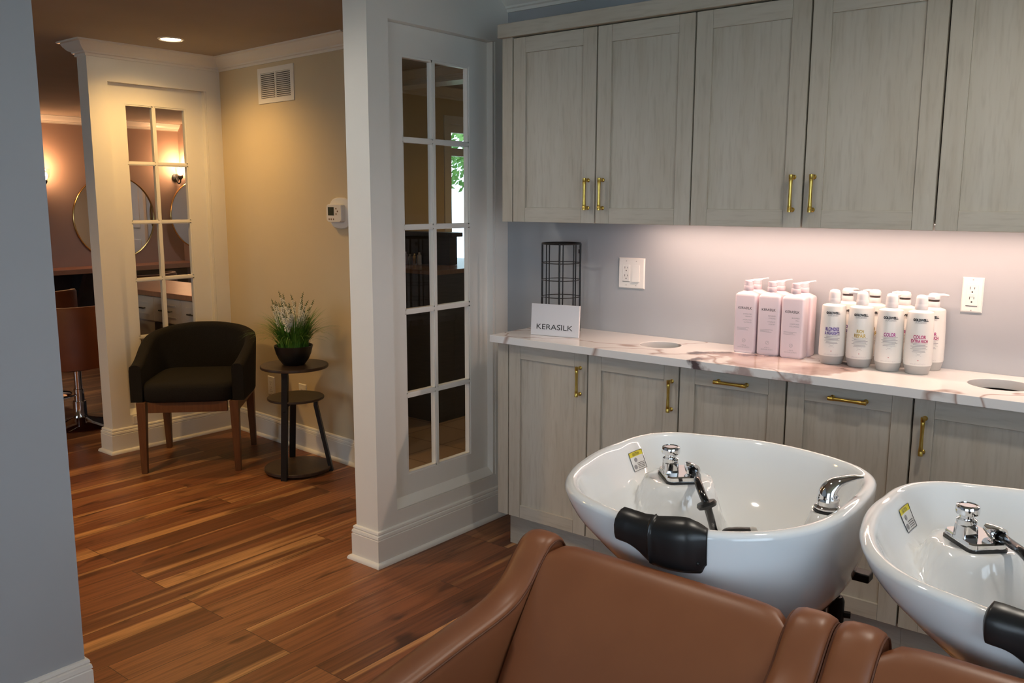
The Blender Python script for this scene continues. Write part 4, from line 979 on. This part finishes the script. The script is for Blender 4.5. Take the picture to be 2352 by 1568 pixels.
t = thing('potted_plant', 'artificial green grass with white flower spikes in a black bowl pot on the side table', 'plant', TC+Vector((-.002, 0, .588)))
mb = MB(); mb.lathe([(.050, 0), (.058, .003), (.078, .030), (.092, .062), (.101, .098), (.102, .104), (.098, .104), (.092, .085), (.04, .080), (.001, .080)], seg=44, cap1=False); mb.build('pot', 'pot_black', t, angle=35)
mb = MB(); mb.lathe([(.001, .090), (.05, .092), (.088, .086)], seg=24, cap0=False, cap1=False); mb.build('soil', 'soil', t)
rnd = random.Random(3); mb = MB()
for k in range(460):
    a = rnd.uniform(0, 2*PI); r0 = .078*rnd.random()**.5; ln_ = rnd.uniform(.12, .24); lean = rnd.uniform(.15, 1.0)*(.4+r0/.078*.8); w_ = rnd.uniform(.0026, .0046)
    d = Vector((math.cos(a), math.sin(a), 0)); s = Vector((-d.y, d.x, 0)); b0 = d*r0+Vector((0, 0, .088)); rows = []
    for i in range(7):
        f = i/6; th = lean*f*1.35; p = b0+d*ln_*(f*math.sin(th))*.95+Vector((0, 0, ln_*f*math.cos(th*.85))); ww = w_*(1-f)**.7
        rows.append([p-s*ww, p+d*ww*.4, p+s*ww])
    mb.grid(rows, smooth=True)
mb.build('grass_blades', 'leaf', t)
mb = MB(); mf = MB()
for k in range(30):
    a = rnd.uniform(0, 2*PI); r0 = .05*rnd.random(); ln_ = rnd.uniform(.17, .315); lean = rnd.uniform(.05, .50)
    d = Vector((math.cos(a), math.sin(a), 0)); b0 = d*r0+Vector((0, 0, .088)); P = []
    for i in range(9):
        f = i/8; P.append(b0+d*ln_*lean*f**1.3+Vector((-d.y, d.x, 0))*(.018*math.sin(f*3+k))*f+Vector((rnd.uniform(-.002, .002), rnd.uniform(-.002, .002), ln_*f*(1-.12*lean))))
    mb.tube(P, [.0016*(1-.5*i/8) for i in range(9)], 5)
    for j in range(int(34)):
        f = .50+.48*j/34; i = min(int(f*8), 7); p = P[i].lerp(P[i+1], f*8-i); a2 = j*2.4; sz = .0085*(1.2-f)*1.75
        q2 = p+Vector((math.cos(a2), math.sin(a2), .2))*sz*.9
        tgt = mf if f < .88 else mb
        V = [tgt.v(q2+Vector(o_)*sz*.8) for o_ in ((1, 0, 0), (-.5, .86, 0), (-.5, -.86, 0), (0, 0, 1.2), (0, 0, -1))]
        for fc_ in ((0, 1, 3), (1, 2, 3), (2, 0, 3), (1, 0, 4), (2, 1, 4), (0, 2, 4)): tgt.face([V[z] for z in fc_], 0)
mb.build('flower_stems', 'stem', t); mf.build('flower_spikes', 'petal', t)

# ================================================================ SALON BEYOND THE FAR PARTITION
# round mirrors
def rmirror(y, z, r, label):
    t = thing('round_mirror', label, 'mirror', (-7.2, y, z))
    mb = MB(); mb.lathe([(r-.012, .002), (r-.012, .018), (r-.004, .022), (r, .018), (r, .0)], seg=72, axis=(1, 0, 0), cap0=False, cap1=False); mb.build('frame', 'gold_frame', t)
    mb = MB(); mb.lathe([(r-.011, .003), (r-.011, .010)], seg=72, axis=(1, 0, 0)); mb.build('mirror_glass', 'mirror', t)
rmirror(2.055, 1.262, .455, 'large round gold-framed mirror left of centre behind the far partition')
def sconce(y, z, label, e):
    t = thing('wall_sconce', label, 'wall light', (-7.2, y, z))
    mb = MB(); mb.lathe([(.045, 0), (.045, .012), (.02, .02)], seg=24, axis=(1, 0, 0)); mb.tube(bez([(.015, 0, -.10+.10), (.06, 0, -.06), (.10, 0, -.05), (.11, 0, .0)], 5), .008, 10); mb.lathe([(.012, -.02), (.026, 0), (.03, .02), (.022, .03)], (.11, 0, 0), 20); mb.build('bracket', 'black_metal', t)
    mb = MB(); mb.lathe([(.012, .03), (.030, .05), (.034, .075), (.024, .10), (.001, .108)], (.11, 0, 0), 20); mb.build('bulb', 'bulb', t)
    mb = MB(); mb.lathe([(.030, .025), (.050, .06), (.055, .14), (.053, .14), (.048, .062), (.028, .027)], (.11, 0, 0), 24, cap0=False, cap1=False); mb.build('glass_shade', 'pane_glass', t)
    l = bpy.data.lights.new('sconce_lamp', 'POINT'); l.energy = e; l.color = (1.0, .50, .22); l.shadow_soft_size = .05
    lo = bpy.data.objects.new('sconce_lamp', l); lo.location = (.13, 0, .16); COL.objects.link(lo); lo.parent = t
sconce(1.300, 1.62, 'glowing wall sconce at the left, just beside the grey wall end', 10)
sconce(2.80, 1.70, 'glowing wall sconce seen through the right pane of the far partition', 12)
# second mirror, on a shallow pier nearer the camera side
t = thing('round_mirror', 'round gold-framed mirror seen through the right panes of the far partition', 'mirror', (-7.2, 3.062-.0, 1.27))
mb = MB(); r = .45
def arc(r_, x_): return [(x_, r_*math.cos(a), r_*math.sin(a)) for a in [PI*(.5+.0)+i*PI/60 for i in range(61)]]
t.location = (-6.98, 2.98, 1.285); r = .40
mb.lathe([(r-.010, .002), (r-.010, .018), (r-.003, .022), (r, .018), (r, .0)], seg=72, axis=(1, 0, 0), cap0=False, cap1=False); mb.build('frame', 'gold_frame', t)
mb = MB(); mb.lathe([(r-.009, .003), (r-.009, .010)], seg=72, axis=(1, 0, 0)); mb.build('mirror_glass', 'mirror', t)
mb = MB(); mb.box(-7.2, -6.982, 2.86, 3.1, 0, HC2); struct(mb.build('wall_pier', 'salon_wall'))
# styling shelf along the wall
t = thing('styling_shelf', 'long reddish-brown styling shelf under the round mirrors', 'shelf', (-7.2, .9, .7))
mb = MB(); mb.box(0, .36, -2.4, 1.95, 0, .052); mb.build('shelf_board', 'salon_shelf', t, bevel=.004)
for y in (-.6, .65):
    mb = MB(); mb.grid([[(.004, y+s, -.001), (.30, y+s, -.001), (.004, y+s, -.45)] for s in (-.02, .02)], closed_u=True, smooth=False, cap0=True, cap1=True); mb.build('bracket', 'salon_dark', t)
mb = MB(); mb.box(-7.199, -7.16, -5.1, 3.05, 0.0, .695); struct(mb.build('wall_dado', 'salon_dark'))
# salon chairs
def salon_chair(loc, rz, label, s=1.0):
    t = thing('styling_chair', label, 'chair', loc, rz)
    mb = MB(); mb.lathe([(.23, 0), (.235, .006), (.225, .014), (.10, .035), (.045, .055), (.040, .07), (.040, .16), (.030, .162), (.030, .24), (.024, .242), (.024, .40)], seg=40); mb.build('chrome_base', 'chrome', t, angle=30)
    mb = MB(); mb.tube([(.03, 0, .20), (.12, .02, .205), (.17, .03, .215)], .007, 10); mb.build('pump_pedal', 'chrome', t)
    mb = MB(); mb.grid([[(x*q, y*q, z) for x, y in sup(.25, .25, 4)] for z, q in ((.40, .92), (.41, 1), (.50, 1), (.52, .93), (.525, .5))], closed_u=True, cap0=True, cap1=True); mb.build('seat', 'salon_orange', t, angle=60)
    UU = bez([(.265, -.24, 0), (.275, .0, 0), (.25, .17, 0), (.15, .255, 0), (0, .275, 0), (-.15, .255, 0), (-.25, .17, 0), (-.275, 0, 0), (-.265, -.24, 0)], 6); n = len(UU); rows = []
    for i, p in enumerate(UU):
        tg = (UU[min(i+1, n-1)]-UU[max(i-1, 0)]).normalized(); nn = Vector((tg.y, -tg.x, 0)); f = abs(2*i/(n-1)-1); zt = .64+.165*smooth((1-f)/.45)
        rows.append([tuple((p+nn*(a*.025))[:2])+(z,) for a, z in ((-1, .415), (-1, zt-.02), (-.6, zt-.003), (.6, zt-.003), (1, zt-.02), (1, .415))])
    mb = MB(); mb.grid(rows, closed_u=True, cap0=True, cap1=True); mb.build('back_and_arms', 'salon_orange', t, angle=50); return t
s0 = salon_chair((-3.47, -.16, 0), math.radians(-80), 'rust-brown styling chair on a chrome base, nearest, left of the far partition')
copy_tree(s0, (-4.55, .02, 0), math.radians(-95), 'rust-brown styling chair just behind the nearest one')
copy_tree(s0, (-5.35, 1.30, 0), math.radians(-60), 'rust-brown styling chair seen through the left panes of the far partition')
copy_tree(s0, (-5.2, 2.25, 0), math.radians(-40), 'rust-brown styling chair seen through the right panes of the far partition')
# drawer cabinet behind the far partition
t = thing('drawer_cabinet', 'cream drawer cabinet with a wood top, seen through the lower panes', 'cabinet', (-3.3, .38, 0))
mb = MB(); mb.box(-.85, .55, .02, .50, .10, .80); mb.box(-.80, .50, .06, .48, 0, .10, 1); mb.build('cabinet_box', ['drawer_white', 'salon_dark'], t)
mb = MB(); mb.box(-.87, .57, -.005, .51, .80, .835); mb.build('worktop', 'salon_shelf', t, bevel=.003)
for k in range(4):
    mb = MB(); x0 = -.845+k*.3475; x1 = x0+.342
    mb.box(x0, x1, 0, .0195, .63, .795); mb.box(x0+.06, x1-.06, -.004, -.0002, .67, .675); mb.box(x0+.06, x1-.06, -.004, -.0002, .75, .755)
    dd2 = mb.build('drawer', 'drawer_white', t)
    mb = MB(); mb.tube([(x0+.10, -.022, .712), (x1-.10, -.022, .712)], .005, 8); mb.tube([(x0+.11, -.022, .712), (x0+.11, 0, .712)], .004, 6); mb.tube([(x1-.11, -.022, .712), (x1-.11, 0, .712)], .004, 6); mb.build('handle', 'black_metal', dd2)
    if k != 1:
        mb = MB(); mb.box(x0, x1, 0, .0195, .11, .622); mb.build('door', 'salon_dark', t)

# ================================================================ TILED ROOM BEHIND THE NEAR PARTITION
t = thing('reception_desk', 'dark reception desk with raised hutch, seen through the near glass panes', 'desk', (-1.685, 1.343, 0))
mb = MB(); mb.box(-.78, 0, 0, 1.0, 0, .98); mb.build('desk_body', 'desk_dark', t, bevel=.003)
mb = MB(); mb.box(-.80, .02, -.02, 1.02, .98, 1.009); mb.build('worktop', 'desk_top', t, bevel=.002)
mb = MB(); mb.box(-.78, -.235, .375, .455, 1.010, 1.205); mb.build('hutch', 'desk_dark', t, bevel=.003)
mb = MB(); mb.box(-.80, -.195, .36, .47, 1.206, 1.235); mb.build('hutch_top', 'desk_dark', t, bevel=.003)
for k in range(6):
    mb = MB((-1.72-.62+k*.045, 1.62, 1.010)); c = (-1.72-.62+k*.045, 1.62, 1.010); h = .07+.008*(k % 3)
    mb.lathe([(.014, 0), (.015, .002), (.015, h-.02), (.008, h-.012), (.008, h), (.0075, h)], c, 14)
    tag(mb.build('product_bottle', ['cap_plastic', 'white_plastic', 'pink_plastic', 'grey_plastic', 'gold_frame', 'white_plastic'][k]), 'tiny retail bottle on the dark desk behind the glass', 'bottle', 'small bottles on the reception desk')
# tree outside the glazed door
t = thing('tree', 'leafy green tree outside the glazed door, glimpsed through the panes', 'tree', (-4.75, 5.4, -.12))
mb = MB(); mb.tube([(0, 0, 0), (.03, .02, .8), (-.02, .05, 1.6), (.05, .0, 2.3)], [.09, .07, .06, .03], 12); mb.build('trunk', 'bark', t)
mb = MB(); rr = random.Random(5)
for k in range(2600):
    a = rr.uniform(0, 2*PI); ph = rr.uniform(-1, 1); r = .95*rr.random()**.4; c = Vector((math.cos(a)*math.sqrt(1-ph*ph)*r*1.1, math.sin(a)*math.sqrt(1-ph*ph)*r*1.1, 2.35+ph*r*.75)); d = Vector((rr.uniform(-1, 1), rr.uniform(-1, 1), rr.uniform(-1, 1))).normalized(); e = d.orthogonal().normalized(); g_ = d.cross(e)
    q2 = [mb.v(c+e*.05), mb.v(c+g_*.025), mb.v(c-e*.05), mb.v(c-g_*.025)]; mb.face(q2)
mb.build('foliage', 'tree_leaf', t)
t2 = copy_tree(t, (-3.0, -8.2, -.12), 1.0, 'leafy green tree outside the front windows, mirrored in the small sign')
mb = MB(); mb.box(-4.47, -2.66, 2.23, 4.0, -.118, -.05); mb.box(-9, -2.66, 4.0, 7.5, -.118, -.05); struct(mb.build('ground_patio', 'concrete'))

# ---------------------------------------------------------------- groups of repeats
GR = {'wall_cabinet': 'greige wall cabinets', 'base_cabinet': 'greige base cabinets', 'shampoo_basin': 'white shampoo basins', 'shampoo_chair': 'brown shampoo chairs',
      'recessed_downlight': 'recessed ceiling lights', 'round_mirror': 'round gold-framed mirrors', 'wall_sconce': 'salon wall sconces', 'styling_chair': 'rust-brown styling chairs', 'wall_outlet': 'wall outlets', 'tree': 'trees outside'}
for o in list(bpy.data.objects):
    if o.parent is None and 'category' in o:
        n = o.name.split('.')[0]
        if n in GR: o['group'] = GR[n]
        elif n == 'shampoo_bottle': o['group'] = 'pale pink pump bottles on the counter' if 'pink' in o['label'][:12] else 'round white bottles on the counter'
